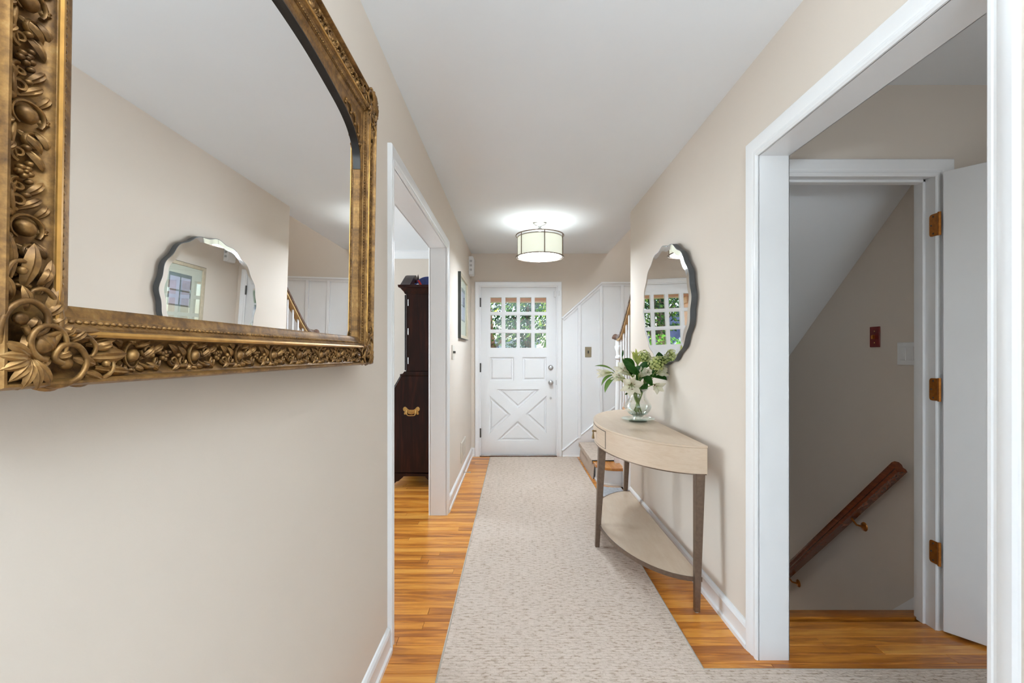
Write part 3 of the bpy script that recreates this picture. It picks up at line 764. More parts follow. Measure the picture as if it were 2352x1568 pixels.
MB().prism(rows+rin[::-1], xy, .678, .776).build('drawer_front', 'washoak', table, smooth=30)
# dark reveal line around the drawer
for (ya, yb) in ((2.6965, 2.6995), (3.1005, 3.1035)):
    r2 = arc_patch(ya, yb, 0, 0, .0012, 2); ri = arc_patch(ya, yb, 0, 0, -.006, 2); MB().prism(r2+ri[::-1], xy, .675, .779).build('drawer_gap', 'dark', table)
for (za, zb) in ((.675, .678), (.776, .779)):
    r2 = arc_patch(2.6965, 3.1035, 0, 0, .0012); ri = arc_patch(2.6965, 3.1035, 0, 0, -.006); MB().prism(r2+ri[::-1], xy, za, zb).build('drawer_gap', 'dark', table)
kx = TB-TBB
pull = MB().lathe([(0, 0), (.007, 0), (.005, .004), (.005, .014), (.008, .017), (.009, .022), (.006, .026), (0, .027)], (kx-.0005, 2.90, .748), 14, '-x')
pl_ = pull.build('drawer_pull', 'pullbrass', table, smooth=50)
MB().lathe([(0, .700), (.0085, .700), (.0085, .703), (.0045, .735), (.004, .748), (0, .748)], (kx-.020, 2.90, 0), 14).build('pull_drop', 'pullbrass', pl_, smooth=50)
def leg(top, bot, w0, w1, z0=0.0):
    (xt, yt), (xb, yb) = top, bot; mb = MB(); z1 = .662
    vs = [(xb-w1, yb-w1, z0), (xb+w1, yb-w1, z0), (xb+w1, yb+w1, z0), (xb-w1, yb+w1, z0), (xt-w0, yt-w0, z1), (xt+w0, yt-w0, z1), (xt+w0, yt+w0, z1), (xt-w0, yt+w0, z1)]
    return mb.add(vs, [(0, 3, 2, 1), (4, 5, 6, 7), (0, 1, 5, 4), (1, 2, 6, 5), (2, 3, 7, 6), (3, 0, 4, 7)]).build('leg', 'bronze', table, bevel=.002)
LEGS = [((.892, 2.205), (.872, 2.185), .022, .0125), ((.892, 3.595), (.872, 3.615), .022, .0125), ((.555, 2.90), (.523, 2.90), .023, .0135)]
for a, b_, w0, w1 in LEGS:
    leg(a, b_, w0, w1, .0115 if a[0] < .7 else .004)
for a, b_, w0, w1 in LEGS[:2]:
    MB().lathe([(0, -.001), (.009, -.001), (.009, .004), (0, .004)], (b_[0], b_[1], 0), 12).build('foot_glide', 'ivory', table)
SH = (.905, 2.90, .695, .368)
MB().prism(demi(*SH), xy, .140, .156).build('shelf', 'washoak', table, smooth=30)
rim = MB()
pp = demi(SH[0]+.001, SH[1], SH[2]+.004, SH[3]+.004); pi_ = demi(SH[0], SH[1], SH[2]-.002, SH[3]-.002)
rim.prism(pp+pi_[::-1], xy, .136, .1575)
rim.build('shelf_rim', 'bronze', table, smooth=30)

# ------------------------------------------------------------------ scalloped wall mirror
SMY, SMZ, SA, SB_ = 2.905, 1.548, .455, .372
def scal(off, n=240, lobes=16, amp=.0065):
    pts = []
    for k in range(n):
        t = 2*PI*k/n
        r_ = amp*(math.cos(lobes*t))
        pts.append((SMY+(SA+off+r_)*math.cos(t), SMZ+(SB_+off+r_)*math.sin(t)))
    return pts
sm = empty('scalloped_mirror', (.97, SMY, SMZ), 'oval wall mirror with wavy rim hanging above the console table', 'mirror')
o_, i_ = scal(0), scal(-.034, amp=.006)
MB().prism(o_, on_right, .0005, .030).build('mirror_back', 'greymetal', sm, smooth=40)
mb = MB(); mb.prism(i_, on_right, .0306, .0325).build('mirror_glass', 'mirror', sm)
mb = MB(); n = len(o_); o2 = scal(-.003)
mb.add([on_right(a, b_, .0302) for a, b_ in o2]+[on_right(a, b_, .0325) for a, b_ in i_], [(i, (i+1) % n, n+(i+1) % n, n+i) for i in range(n)])
mb.build('bevelled_edge', 'bevel', sm, smooth=60)
sm.rotation_euler = (0, -math.radians(1.3), 0); sm.location.x -= .009

# ------------------------------------------------------------------ gilt mirror on the left wall
GX = -.518
GY0, GY1, GZ0, GZ1, GW = .402, 1.465, 1.2068, 2.053, .084
def on_gilt(a, b, t): return (GX+t, a, b)
gm_ = empty('gilt_mirror', (GX, (GY0+GY1)/2, GZ0), 'large ornate gilt framed mirror hanging on the left wall', 'mirror')
# profile: w from outer edge inward, t out from the wall
GP = [(0, 0), (0, .050), (.0012, .058), (.0035, .0625), (.006, .0625), (.008, .058), (.0088, .051), (.011, .050), (.017, .0445), (.029, .040), (.041, .0425), (.048, .048), (.050, .050), (.0515, .056), (.055, .059), (.0585, .056), (.060, .0515), (.062, .0515), (.0635, .050), (.068, .046), (.072, .0455), (.0725, .043), (.080, .0415), (.085, .038), (.085, 0)]
corners = [(GY0, GZ0), (GY1, GZ0), (GY1, GZ1), (GY0, GZ1)]
rails = []
for i in range(4):
    a, b_ = Vector(corners[i]), Vector(corners[(i+1) % 4]); d = (b_-a).normalized(); nn = Vector((-d.y, d.x))
    k = len(GP); vs = [on_gilt(*(a+nn*w_+d*w_), t) for w_, t in GP]+[on_gilt(*(b_+nn*w_-d*w_), t) for w_, t in GP]
    fs = [(j, (j+1) % k, k+(j+1) % k, k+j) for j in range(k)]+[tuple(range(k-1, -1, -1)), tuple(range(k, 2*k))]
    rails.append(MB().add(vs, fs).build('frame_rail', 'gold', gm_, smooth=35))
# bright burnished fillet along the rails
def ring_strip(name, w0, w1, t0, t1, mat):
    pth = [(GY0, GZ0), (GY1, GZ0), (GY1, GZ1), (GY0, GZ1)]
    return MB().sweep(pth, [(w0, t0), (w0, t1), ((w0+w1)/2, t1+.0012), (w1, t1), (w1, t0)], on_gilt, True).build(name, mat, gm_, smooth=30)
ring_strip('burnished_fillet', .0520, .0580, .054, .0585, 'goldbright')
# inner opening with arched top
IY0, IY1, IZ0 = GY0+GW, GY1-GW, GZ0+GW
cyy = (IY0+IY1)/2
arch_half = [(a*.9755, 1.24+(z-1.24)*.976) for a, z in [(0, 1.970), (.12, 1.966), (.238, 1.9525), (.33, 1.938), (.388, 1.920), (.420, 1.901), (.440, 1.880), (.4545, 1.850)]]+[(IY1-cyy, 1.80)]
arch = [(cyy-a, z) for a, z in arch_half[::-1]]+[(cyy+a, z) for a, z in arch_half[1:]]
arch = [tuple(p)[:2] for p in catmull([(a, z, 0) for a, z in arch], 5)]
# spandrel plate between arch and rails
TOPZ = GZ1-GW+.002
sp = [(a, z) for a, z in arch]+[(IY1+.002, arch[-1][1]), (IY1+.002, TOPZ), (IY0-.002, TOPZ), (IY0-.002, arch[0][1])]
filled('spandrel', [sp], on_gilt, .010, .0385, 'gold', gm_, .0015)
# dark slip along the arch
MB().sweep(arch[::-1], [(-.004, .006), (-.004, .034), (.0, .040), (.003, .040), (.003, .006)], on_gilt).build('arch_slip', 'golddark', gm_, smooth=50)
# glass
gl = [(IY0-.004, IZ0-.004), (IY1+.004, IZ0-.004), (IY1+.004, 1.967), (IY0-.004, 1.967)]
glass = MB().prism(gl, on_gilt, .025, .029).build('mirror_glass', 'mirror', gm_)

# carved ornament: one motif, repeated along every rail. local frame: x along rail, y across (outward +), z out
def spiral(cx, cyy_, r0, r1, a0, turns, n=14, z=.0):
    return [Vector((cx+(r0+(r1-r0)*k/n)*math.cos(a0+turns*2*PI*k/n), cyy_+(r0+(r1-r0)*k/n)*math.sin(a0+turns*2*PI*k/n), z+.0015*math.sin(PI*k/n))) for k in range(n+1)]
def taper(n, a, b_): return [a+(b_-a)*k/(n-1) for k in range(n)]
def leafblade(mb, p, q, wid, lift, n=6, z0=.002):
    p, q = Vector(p), Vector(q); d = q-p; side = Vector((-d.y, d.x, 0)).normalized(); rows = []
    for k in range(n+1):
        t = k/n; c = p+d*t+Vector((0, 0, z0+lift*math.sin(PI*t*.85))); w_ = wid*math.sin(PI*min(1, t*.92+.08))**.7
        rows.append([c-side*w_-Vector((0, 0, w_*.5)), c-side*w_*.4+Vector((0, 0, w_*.1)), c+Vector((0, 0, -w_*.15)), c+side*w_*.4+Vector((0, 0, w_*.1)), c+side*w_-Vector((0, 0, w_*.5))])
    mb.grid(rows)
def motif():
    mb = MB()
    mb.ell((0, 0, .004), (.0095, .0075, .0065), rotz(.5), 10, 6)
    s1 = spiral(0, 0, .0145, .012, .9, .78, 16, .004); mb.tube(s1, taper(len(s1), .0022, .0012), 6)
    for sg in (-1, 1):
        s2 = spiral(sg*.026, .006*sg, .009, .0022, (PI if sg > 0 else 0), 1.1*sg, 14, .003); mb.tube(s2, taper(len(s2), .0025, .0016), 6)
        s3 = spiral(sg*.043, -.006, .0075, .002, (0 if sg > 0 else PI), -1.0*sg, 12, .003); mb.tube(s3, taper(len(s3), .0022, .0014), 6)
        mb.tube([(sg*.013, -.008, .003), (sg*.022, -.013, .006), (sg*.034, -.013, .005), (sg*.047, -.006, .003)], [.0015, .0026, .0024, .001], 6)
        leafblade(mb, (sg*.012, .010, 0), (sg*.030, .0175, .0), .0042, .006)
        leafblade(mb, (sg*.018, -.004, 0), (sg*.036, .012, .0), .0040, .007)
        leafblade(mb, (sg*.034, .002, 0), (sg*.054, .014, .0), .0044, .006)
        leafblade(mb, (sg*.030, -.008, 0), (sg*.046, -.0175, .0), .0038, .006)
        leafblade(mb, (sg*.006, -.010, 0), (sg*.018, -.018, .0), .0036, .006)
        mb.ell((sg*.0345, .0005, .004), (.0035, .0035, .0035), None, 7, 4)
        mb.ell((sg*.050, .004, .003), (.0035, .003, .003), None, 7, 4)
    for k in range(5):
        t = 2*PI*k/5; mb.ell((.0595+.0045*math.cos(t), .0045*math.sin(t), .003), (.0034, .0034, .003), None, 7, 4)
    mb.ell((.0595, 0, .0045), (.0022, .0022, .0022), None, 6, 4)
    leafblade(mb, (0, .011, 0), (.001, .019, 0), .005, .005); leafblade(mb, (0, -.011, 0), (-.001, -.019, 0), .005, .005)
    return mb
def rail_frame(pos2, d2):
    # matrix with x along rail direction d2 (in YZ), y outward from the opening, z out of the wall
    d = Vector((0, d2[0], d2[1])); z = Vector((1, 0, 0)); y = z.cross(d)
    R = Matrix((d, y, z)).transposed().to_4x4(); R.translation = Vector(pos2); return R
first = None
def put_motifs(i, n):
    global first
    a, b_ = Vector(corners[i]), Vector(corners[(i+1) % 4]); d = (b_-a).normalized(); nn = Vector((-d.y, d.x)); L = (b_-a).length
    for k in range(n):
        s_ = .10+(L-.20)*(k+.5)/n; p = a+d*s_+nn*.0315
        m4 = rail_frame(on_gilt(p.x, p.y, .0425), (d.x, d.y))
        m4 = m4 @ Matrix.Diagonal(((L-.20)/n/.119, 1.12, 1.35, 1))
        if first is None:
            first = motif().build('carved_ornament', 'gold', gm_, smooth=60, loc=(0, 0, 0))
            first.matrix_local = Matrix.Translation(-wloc(gm_)) @ m4; WL[first.name] = m4.translation.copy()
        else: link_copy(first, 'carved_ornament', gm_, m4)
put_motifs(0, 8); put_motifs(1, 6); put_motifs(2, 8); put_motifs(3, 6)
# corner cartouches
def cartouche(big):
    mb = MB()   # origin at the outer frame corner; the opening lies toward -x,-y
    for k in range(7):   # small shell fan at the very corner
        t = math.radians(-30+k*(150/6)); leafblade(mb, (-.030, -.030, .004), (-.030+(.044 if big else .031)*math.cos(t), -.030+(.044 if big else .031)*math.sin(t), .002), .0078 if big else .0058, .008, z0=.005)
    for k in range(11 if big else 0):
        t = math.radians(-42+k*(174/10)); mb.ell((-.030+.046*math.cos(t), -.030+.046*math.sin(t), .004+.002*(k % 2)), (.0052, .0052, .0055), None, 7, 5)
    # two big interlocking C scrolls
    for sx in (0, 1):
        def q(x, y, z=0): return (x, y, z) if sx == 0 else (y, x, z)
        def T(pts, r_): mb.tube(catmull([q(*p) for p in pts], 5), taper((len(pts)-1)*5+1, *r_), 7)
        T([(-.030, -.012, .006), (-.050, -.002, .009), (-.074, -.008, .010), (-.084, -.026, .010), (-.074, -.042, .010), (-.058, -.042, .009), (-.052, -.030, .008), (-.060, -.024, .008)], (.0030, .0030))
        T([(-.040, -.050, .006), (-.058, -.056, .009), (-.080, -.056, .008), (-.096, -.044, .008), (-.094, -.032, .007), (-.086, -.032, .006)], (.0034, .0016))
        T([(-.086, -.010, .005), (-.102, -.006, .008), (-.118, -.014, .007), (-.120, -.026, .006), (-.110, -.030, .005)], (.0030, .0014))
        leafblade(mb, q(-.060, -.050), q(-.108, -.058), .0085, .008); leafblade(mb, q(-.098, -.030), q(-.140, -.034), .0085, .008)
        leafblade(mb, q(-.092, -.044), q(-.128, -.052), .0060, .006); leafblade(mb, q(-.104, -.018), q(-.146, -.012), .0060, .006)
        leafblade(mb, q(-.034, -.004), q(-.062, .001), .0050, .005); leafblade(mb, q(-.066, -.006), q(-.094, -.001), .0050, .005)
        for (a_, b_, c_, d_, w_) in ((-.052, -.030, -.030, -.020, .006), (-.055, -.036, -.040, -.050, .005), (-.075, -.030, -.098, -.022, .0055), (-.070, -.046, -.086, -.060, .0055), (-.050, -.060, -.064, -.072, .006), (-.100, -.040, -.118, -.046, .005), (-.030, -.055, -.036, -.070, .006), (-.084, -.016, -.108, -.004, .005)):
            leafblade(mb, q(a_, b_, .003), q(c_, d_, .002), w_, .007)
        mb.ell(q(-.067, -.024, .005), (.0075, .0065, .004), None, 12, 6)
        mb.ell(q(-.112, -.023, .006), (.0042, .0042, .004), None, 8, 5); mb.ell(q(-.020, -.004, .006), (.004, .004, .004), None, 8, 5)
    s_ = spiral(-.044, -.044, .019, .0165, PI*.85, .80, 18, .009); mb.tube(s_, taper(len(s_), .0022, .0036), 7)
    mb.ell((-.044, -.044, .006), (.013, .009, .0055), rotz(.78), 12, 7)
    return mb
cfirst = {}
for i, (cy_, cz_) in enumerate(corners):
    sy = 1 if cy_ > cyy else -1; sz = 1 if cz_ > 1.6 else -1
    # local x -> outward in Y, local y -> outward in Z
    R = Matrix((Vector((0, sy, 0)), Vector((0, 0, sz)), Vector((1, 0, 0)))).transposed().to_4x4(); R.translation = Vector(on_gilt(cy_, cz_, .049))
    R = R @ Matrix.Diagonal((1.0, 1.0, 1.1, 1))
    if sz not in cfirst:
        o = cartouche(sz > 0).build('corner_cartouche', 'gold', gm_, smooth=60, loc=(0, 0, 0)); o.matrix_local = Matrix.Translation(-wloc(gm_)) @ R; cfirst[sz] = o
    else: link_copy(cfirst[sz], 'corner_cartouche', gm_, R)
# leaf tip beading beside the inner flat (too fine to pick apart)
bd = MB()
for i in range(4):
    a, b_ = Vector(corners[i]), Vector(corners[(i+1) % 4]); d = (b_-a).normalized(); nn = Vector((-d.y, d.x)); L = (b_-a).length
    nb = int((L-.15)/.0085)
    for k in range(nb):
        s_ = .075+(L-.15)*(k+.5)/nb; p = a+d*s_+nn*.0675
        rm = Matrix((Vector((0, d.x, d.y)), Vector((0, nn.x, nn.y)), Vector((1, 0, 0)))).transposed()
        bd.ell(on_gilt(p.x, p.y, .047), (.0038, .0030, .0030), rm, 6, 4)
bo = bd.build('leaf_tip_beading', 'gold', gm_, smooth=60, weld=False); bo['kind'] = 'stuff'
# spandrel sprays
for sg in (-1, 1):
    mb = MB()
    base = [(cyy+sg*a*.9755, 1.24+(z-1.24)*.976) for a, z in [(.33, 1.957), (.37, 1.947), (.405, 1.932), (.43, 1.912), (.444, 1.890), (.4545, 1.866)]]
    for k in range(len(base)-1):
        a, b_ = base[k], base[k+1]
        for off in (-.006, .004):
            mb.ell(on_gilt(a[0]+off*.5, a[1]+off, .041), (.004, .006, .005), None, 7, 5)
        mb.tube([on_gilt(a[0], a[1]+.003, .040), on_gilt((a[0]+b_[0])/2+.003*sg, (a[1]+b_[1])/2+.008, .044), on_gilt(b_[0], b_[1], .040)], [.002, .004, .0015], 6)
        mb.ell(on_gilt((a[0]+b_[0])/2+sg*.006, (a[1]+b_[1])/2+.014, .041), (.004, .0045, .0045), None, 7, 5)
    mb.build('spandrel_spray', 'gold', gm_, smooth=60)

# hanging cord side: the frame leans a little forward at the top, on a wall cleat
MB().box(-.530, GX+.002, GY0+.02, GY1-.02, GZ0+.01, GZ1-.25).build('back_board', 'dark', gm_)
gm_.rotation_euler = (0, math.radians(.9), 0)

# ------------------------------------------------------------------ ceiling lamp
LX, LY = .228, 4.19
lamp = empty('ceiling_lamp', (LX, LY, 2.10), 'round drum ceiling lamp with linen shade and bronze wire cage', 'lamp')
MB().lathe([(0, 2.45), (.066, 2.45), (.066, 2.443), (.060, 2.438), (.058, 2.432), (.045, 2.425), (.024, 2.418), (.018, 2.412), (.018, 2.405), (0, 2.405)], (LX, LY, 0), 28).build('canopy', 'steel', lamp, smooth=35)
MB().lathe([(0, 2.408), (.011, 2.406), (.011, 2.398), (.022, 2.39), (.026, 2.38), (.020, 2.368), (.010, 2.360), (.010, 2.35), (.013, 2.345), (.008, 2.34), (.006, 2.30), (.006, 2.13), (0, 2.13)], (LX, LY, 0), 16).build('stem', 'steel', lamp, smooth=35)
def torus(R, z, r_, seg=48):
    return [Vector((LX+R*math.cos(2*PI*k/seg), LY+R*math.sin(2*PI*k/seg), z)) for k in range(seg+1)]
for z_ in (2.325, 2.128):
    MB().tube(torus(.219, z_, .005), .005, 6, cap=False).build('cage_ring', 'bronze', lamp, smooth=60)
for k in range(6):
    t = math.radians(-82+60*k)
    p = Vector((LX+.218*math.cos(t), LY+.218*math.sin(t), 2.128)); MB().tube([p, p+Vector((0, 0, .197))], .0042, 6).build('cage_bar', 'bronze', lamp, smooth=60)
for k in range(3):
    t = math.radians(30+120*k); MB().tube([(LX, LY, 2.33), (LX+.215*math.cos(t), LY+.215*math.sin(t), 2.325)], .003, 6).build('spider_arm', 'chrome', lamp)
mb = MB().lathe([(.200, 2.128), (.203, 2.128), (.203, 2.312), (.200, 2.312), (.200, 2.128)], (LX, LY, 0), 48); mb.build('shade', 'shade', lamp, smooth=35)
MB().lathe([(.2035, 2.128), (.2045, 2.128), (.2045, 2.137), (.2035, 2.137)], (LX, LY, 0), 48).build('shade_trim', 'binding', lamp, smooth=35)
MB().lathe([(.2035, 2.303), (.2045, 2.303), (.2045, 2.312), (.2035, 2.312)], (LX, LY, 0), 48).build('shade_trim', 'binding', lamp, smooth=35)
MB().lathe([(0, 2.124), (.19, 2.124), (.19, 2.129), (0, 2.129)], (LX, LY, 0), 48).build('diffuser', 'diffuser', lamp, smooth=35)
MB().lathe([(0, 2.136), (.196, 2.136), (.196, 2.140), (0, 2.140)], (LX, LY, 0), 48).build('light_stop', 'white', lamp, smooth=35)  # opaque disc added to stop the diffuser lighting the ceiling
MB().lathe([(0, 2.112), (.006, 2.113), (.008, 2.118), (.006, 2.124), (0, 2.124)], (LX, LY, 0), 12).build('finial', 'steel', lamp, smooth=40)
for k in range(3):
    t = math.radians(90+120*k); bx_, by_ = LX+.07*math.cos(t), LY+.07*math.sin(t)
    MB().lathe([(0, 2.17), (.011, 2.172), (.012, 2.19), (.018, 2.21), (.02, 2.23), (.015, 2.245), (0, 2.25)], (bx_, by_, 0), 12).build('bulb', 'bulbglow', lamp, smooth=50)
    light('lamp_bulb', 'POINT', (bx_*.6+LX*.4, by_*.6+LY*.4, 2.262), 1.8, (.88, .97, 1.0), radius=.03)

# ------------------------------------------------------------------ picture, chime, switches, vent, door stop on the left wall
PY0, PY1, PZ0, PZ1 = 4.22, 4.90, 1.385, 2.005
pic = empty('framed_picture', (-.53, (PY0+PY1)/2, PZ0), 'framed print with pale mat and dark frame sides on the left wall', 'picture')
MB().sweep([(PY0, PZ0), (PY1, PZ0), (PY1, PZ1), (PY0, PZ1)], [(0, 0), (0, .026), (.004, .028), (.004, 0)], on_left, True).build('frame_side', 'blackframe', pic)
MB().sweep([(PY0, PZ0), (PY1, PZ0), (PY1, PZ1), (PY0, PZ1)], [(.004, .002), (.004, .028), (.012, .029), (.034, .024), (.036, .018), (.036, .002)], on_left, True).build('frame_front', 'goldpale', pic, smooth=30)
def prect(y0, y1, z0, z1, t0, t1, name, mat): return MB().prism([(y0, z0), (y1, z0), (y1, z1), (y0, z1)], on_left, t0, t1).build(name, mat, pic)
prect(PY0+.036, PY1-.036, PZ0+.036, PZ1-.036, .002, .010, 'mat_board', 'matboard')
py, pz = (PY0+PY1)/2, (PZ0+PZ1)/2+.02
prect(py-.155, py+.155, pz-.155, pz+.165, .010, .0105, 'print', 'printblue')
for a in (-.155, -.008, .139): prect(py+a, py+a+.016, pz-.155, pz+.165, .0105, .0108, 'print_line', 'printdark')
for a in (-.155, -.008, .135): prect(py-.155, py+.155, pz+a, pz+a+.016+(.02 if a > .1 else 0), .0108, .0111, 'print_line', 'printdark')
prect(PY0+.036, PY1-.036, PZ0+.036, PZ1-.036, .0125, .0135, 'glazing', 'pane')
ch = empty('door_chime', (-.53, 5.27, 2.14), 'white plastic door chime box high on the left wall by the front door', 'chime')
chb = MB().prism([(-.53, 2.145), (-.488, 2.145), (-.478, 2.152), (-.474, 2.165), (-.474, 2.335), (-.478, 2.349), (-.488, 2.355), (-.53, 2.355)], lambda a, b_, t: (a, t, b_), 5.20, 5.34)
chb.build('chime_body', 'plasticwhite', ch, bevel=.003)
for zc in (2.20, 2.25, 2.30):
    for dx in (-.009, .0, .009):
        B('sound_slot', -.505+dx-.003, -.505+dx+.003, 5.1985, 5.2005, zc-.012, zc+.012, 'grille', ch)
sw = empty('light_switch', (-.53, 3.86, 1.19), 'beige double switch plate on the left wall below the picture', 'switch')
MB().prism([(3.80, 1.19), (3.93, 1.19), (3.93, 1.312), (3.80, 1.312)], on_left, 0, .007).build('plate', 'ivory', sw, bevel=.002)
for yy in (3.843, 3.889):
    MB().prism([(yy-.005, 1.243), (yy+.005, 1.243), (yy+.005, 1.262), (yy-.005, 1.262)], on_left, .007, .022).build('toggle', 'blackmetal', sw, bevel=.002)
sw2 = empty('light_switch', (.882, 5.48, 1.198), 'brass single switch plate on the white wainscot beside the front door', 'switch')
B('plate', .844, .920, 5.484, 5.492, 1.198, 1.322, 'brassplate', sw2, .002); B('toggle', .876, .888, 5.474, 5.484, 1.246, 1.276, 'dark', sw2, .001)
for zc in (1.228, 1.292): MB().ell((.882, 5.484, zc), (.004, .002, .004), None, 8, 4).build('screw', 'brass', sw2)
vt = empty('wall_vent', (-.53, 4.62, .17), 'cream metal heating vent low on the left wall', 'vent')
MB().sweep([(4.43, .17), (4.81, .17), (4.81, .37), (4.43, .37)], [(0, 0), (0, .006), (.01, .012), (.03, .012), (.03, 0)], on_left, True).build('vent_frame', 'ivory', vt, bevel=.001)
MB().prism([(4.46, .20), (4.78, .20), (4.78, .34), (4.46, .34)], on_left, .0, .003).build('vent_back', 'dark', vt)
for k in range(9):
    y_ = 4.475+k*.036
    MB().prism([(y_, .20), (y_+.020, .20), (y_+.020, .34), (y_, .34)], on_left, .004, .010).build('slat', 'ivory', vt, bevel=.001)
ds = MB().tube([(-.518, 4.56, .052), (-.510, 4.56, .052), (-.509, 4.56, .052), (-.462, 4.56, .052)], [.010, .010, .0045, .0045], 8)
ds.tube([(-.462, 4.56, .052), (-.46, 4.56, .052), (-.448, 4.56, .052), (-.446, 4.56, .052)], [.004, .009, .009, .006], 8)
setp(ds.build('door_stop', 'steel', None, smooth=40), 'small metal spring door stop on the left baseboard', 'door stop')

# ------------------------------------------------------------------ cellar stair: switches and handrail on wall X=2.0
def on_cel(a, b, t): return (2.0-t, a, b)
rs = empty('light_switch', (2.0, 2.52, 1.27), 'dark red single switch plate on the cellar stair wall', 'switch')
ya, yb = 2.0*F/(2022.5-1183), 2.0*F/(2000-1183); zt, zb = 1.24+(812-750)*2.52/F, 1.24+(812-797)*2.52/F
MB().prism([(ya, zb), (yb, zb), (yb, zt), (ya, zt)], on_cel, 0, .007).build('plate', 'redplate', rs, bevel=.002)
ym, zm = (ya+yb)/2, (zb+zt)/2
MB().prism([(ym-.005, zm-.012), (ym+.005, zm-.012), (ym+.005, zm+.006), (ym-.005, zm+.012)], on_cel, .007, .024).build('toggle', 'copper', rs, bevel=.002)
for dz in (-.032, .032): MB().ell((1.993, ym, zm+dz), (.002, .004, .004), None, 8, 4).build('screw', 'brass', rs)
ds2 = empty('light_switch', (2.0, 2.33, 1.18), 'white double rocker switch plate beside the cellar door frame', 'switch')
ya, yb = 2.0*F/(2112-1183), 2.0*F/(2063-1183); zt, zb = 1.24+(812-786)*2.32/F, 1.24+(812-838)*2.32/F
MB().prism([(ya, zb), (yb, zb), (yb, zt), (ya, zt)], on_cel, 0, .006).build('plate', 'plasticwhite', ds2, bevel=.002)
for c_ in (.33, .70):
    yc = ya+(yb-ya)*c_; MB().prism([(yc-.016, zb+.024), (yc+.016, zb+.024), (yc+.016, zt-.022), (yc-.016, zt-.022)], on_cel, .005, .0085).build('rocker', 'plasticwhite', ds2, bevel=.001)
hr = empty('handrail', (1.93, 2.8, -.3), 'red brown wooden handrail on copper brackets along the cellar stair wall', 'handrail')
RXc = 1.925
def rp(x, y, X=RXc):
    Y = X*F/(x-1183); return Vector((X, Y, 1.24-(y-812)*Y/F))
top_, low_ = rp(2064, 1072), rp(1801, 1318)
dr = (low_-top_).normalized(); endp = top_+dr*2.0
cs2 = [(-.026, -.03), (-.028, -.015), (-.020, -.004), (-.024, .012), (-.018, .028), (0, .034), (.018, .028), (.024, .012), (.020, -.004), (.028, -.015), (.026, -.03)]
sweep_rail('rail', [top_+(endp-top_)*k/6 for k in range(7)], cs2, 'railwood', hr)
for f_ in (.33, .955):
    p = top_+(low_-top_)*f_+Vector((0, 0, -.034))
    br_ = MB().tube([p, p+Vector((.004, 0, -.012)), p+Vector((.03, 0, -.045)), Vector((1.992, p.y, p.z-.055))], [.007, .006, .0055, .006], 8)
    bo_ = br_.build('bracket', 'copper', hr, smooth=50)
    MB().tube([(1.9995, p.y, p.z-.055), (1.995, p.y, p.z-.055), (1.988, p.y, p.z-.055)], [.026, .024, .008], 14).build('rosette', 'copper', bo_, smooth=50)

# ------------------------------------------------------------------ secretary desk in the side room
SY0, SY1 = 4.22, 5.16
sec = empty('secretary_desk', (-.91, 4.69, 0), 'tall dark mahogany secretary desk with slant front in the side room', 'desk')
def xz(a, b, t): return (a, t, b)
MB().prism([(-1.20, .135), (-.665, .135), (-.665, 1.035), (-1.058, 1.035), (-1.20, .785)], xz, SY0, SY1).build('desk_case', 'mahogany', sec, bevel=.003)
MB().prism([(-1.066, 1.036), (-1.072, 1.036), (-1.216, .785), (-1.204, .778)], xz, SY0+.03, SY1-.03).build('slant_lid', 'mahogany', sec)
B('desk_top', -1.068, -.662, SY0-.006, SY1+.006, 1.035, 1.052, 'mahogany', sec, .004)
MB().prism([(-1.045, 1.052), (-.662, 1.052), (-.662, 1.075), (-1.028, 1.075), (-1.034, 1.064)], xz, SY0-.003, SY1+.003).build('waist_moulding', 'mahogany', sec)
B('bookcase', -1.015, -.668, SY0+.012, SY1-.012, 1.075, 1.80, 'mahogany', sec, .003)
for ym_ in (SY0+.03, (SY0+SY1)/2+.004):
    d_ = B('bookcase_door', -1.033, -1.016, ym_, ym_+(SY1-SY0)/2-.034, 1.085, 1.79, 'mahogany', sec, .004)
for zc in (1.715, 1.445, 1.175):
    MB().tube([(-.993, SY0+.009, zc-.03), (-.993, SY0+.009, zc+.03)], .004, 8).build('hinge', 'steel', sec, smooth=50)
# cornice as a mitred sweep around the top (plan path), profile (outward, height)
def plan(z0):
    return lambda a, b, t: (a, b, z0+t)
cor = [(0, 0), (.006, 0), (.010, .006), (.014, .018), (.030, .036), (.040, .050), (.056, .056), (.058, .068), (.060, .078), (0, .078)]
MB().sweep([(-.668, SY1-.012), (-1.017, SY1-.012), (-1.017, SY0+.012), (-.668, SY0+.012)], [(-w_, t) for w_, t in cor], plan(1.795)).build('cornice', 'mahogany', sec, smooth=30)
B('top_board', -1.01, -.67, SY0+.02, SY1-.02, 1.795, 1.868, 'mahogany', sec)
# broken scroll pediment along the front edge
for s_, y_ in ((1, SY0), (-1, SY1)):
    prof = [(0, 1.872), (.03, 1.885), (.10, 1.925), (.19, 1.985), (.27, 2.035), (.335, 2.055), (.38, 2.045), (.405, 2.01), (.395, 1.975), (.365, 1.965), (.345, 1.985), (.32, 1.995), (.25, 1.945), (.16, 1.90), (.05, 1.872)]
    MB().prism([(y_+s_*a*.9, 1.872+(b_-1.872)*.8) for a, b_ in prof], yz, -1.075, -.985).build('pediment_scroll', 'mahogany', sec, smooth=40)
MB().lathe([(0, 1.87), (.035, 1.87), (.035, 1.895), (.018, 1.91), (.030, 1.94), (.032, 1.965), (.014, 1.99), (.008, 2.03), (0, 2.06)], (-1.0, (SY0+SY1)/2, 0), 16).build('finial', 'mahogany', sec, smooth=50)
MB().prism([(-1.215, .105), (-.66, .105), (-.66, .125), (-1.205, .135), (-1.212, .12)], xz, SY0-.008, SY1+.008).build('base_moulding', 'mahogany', sec)
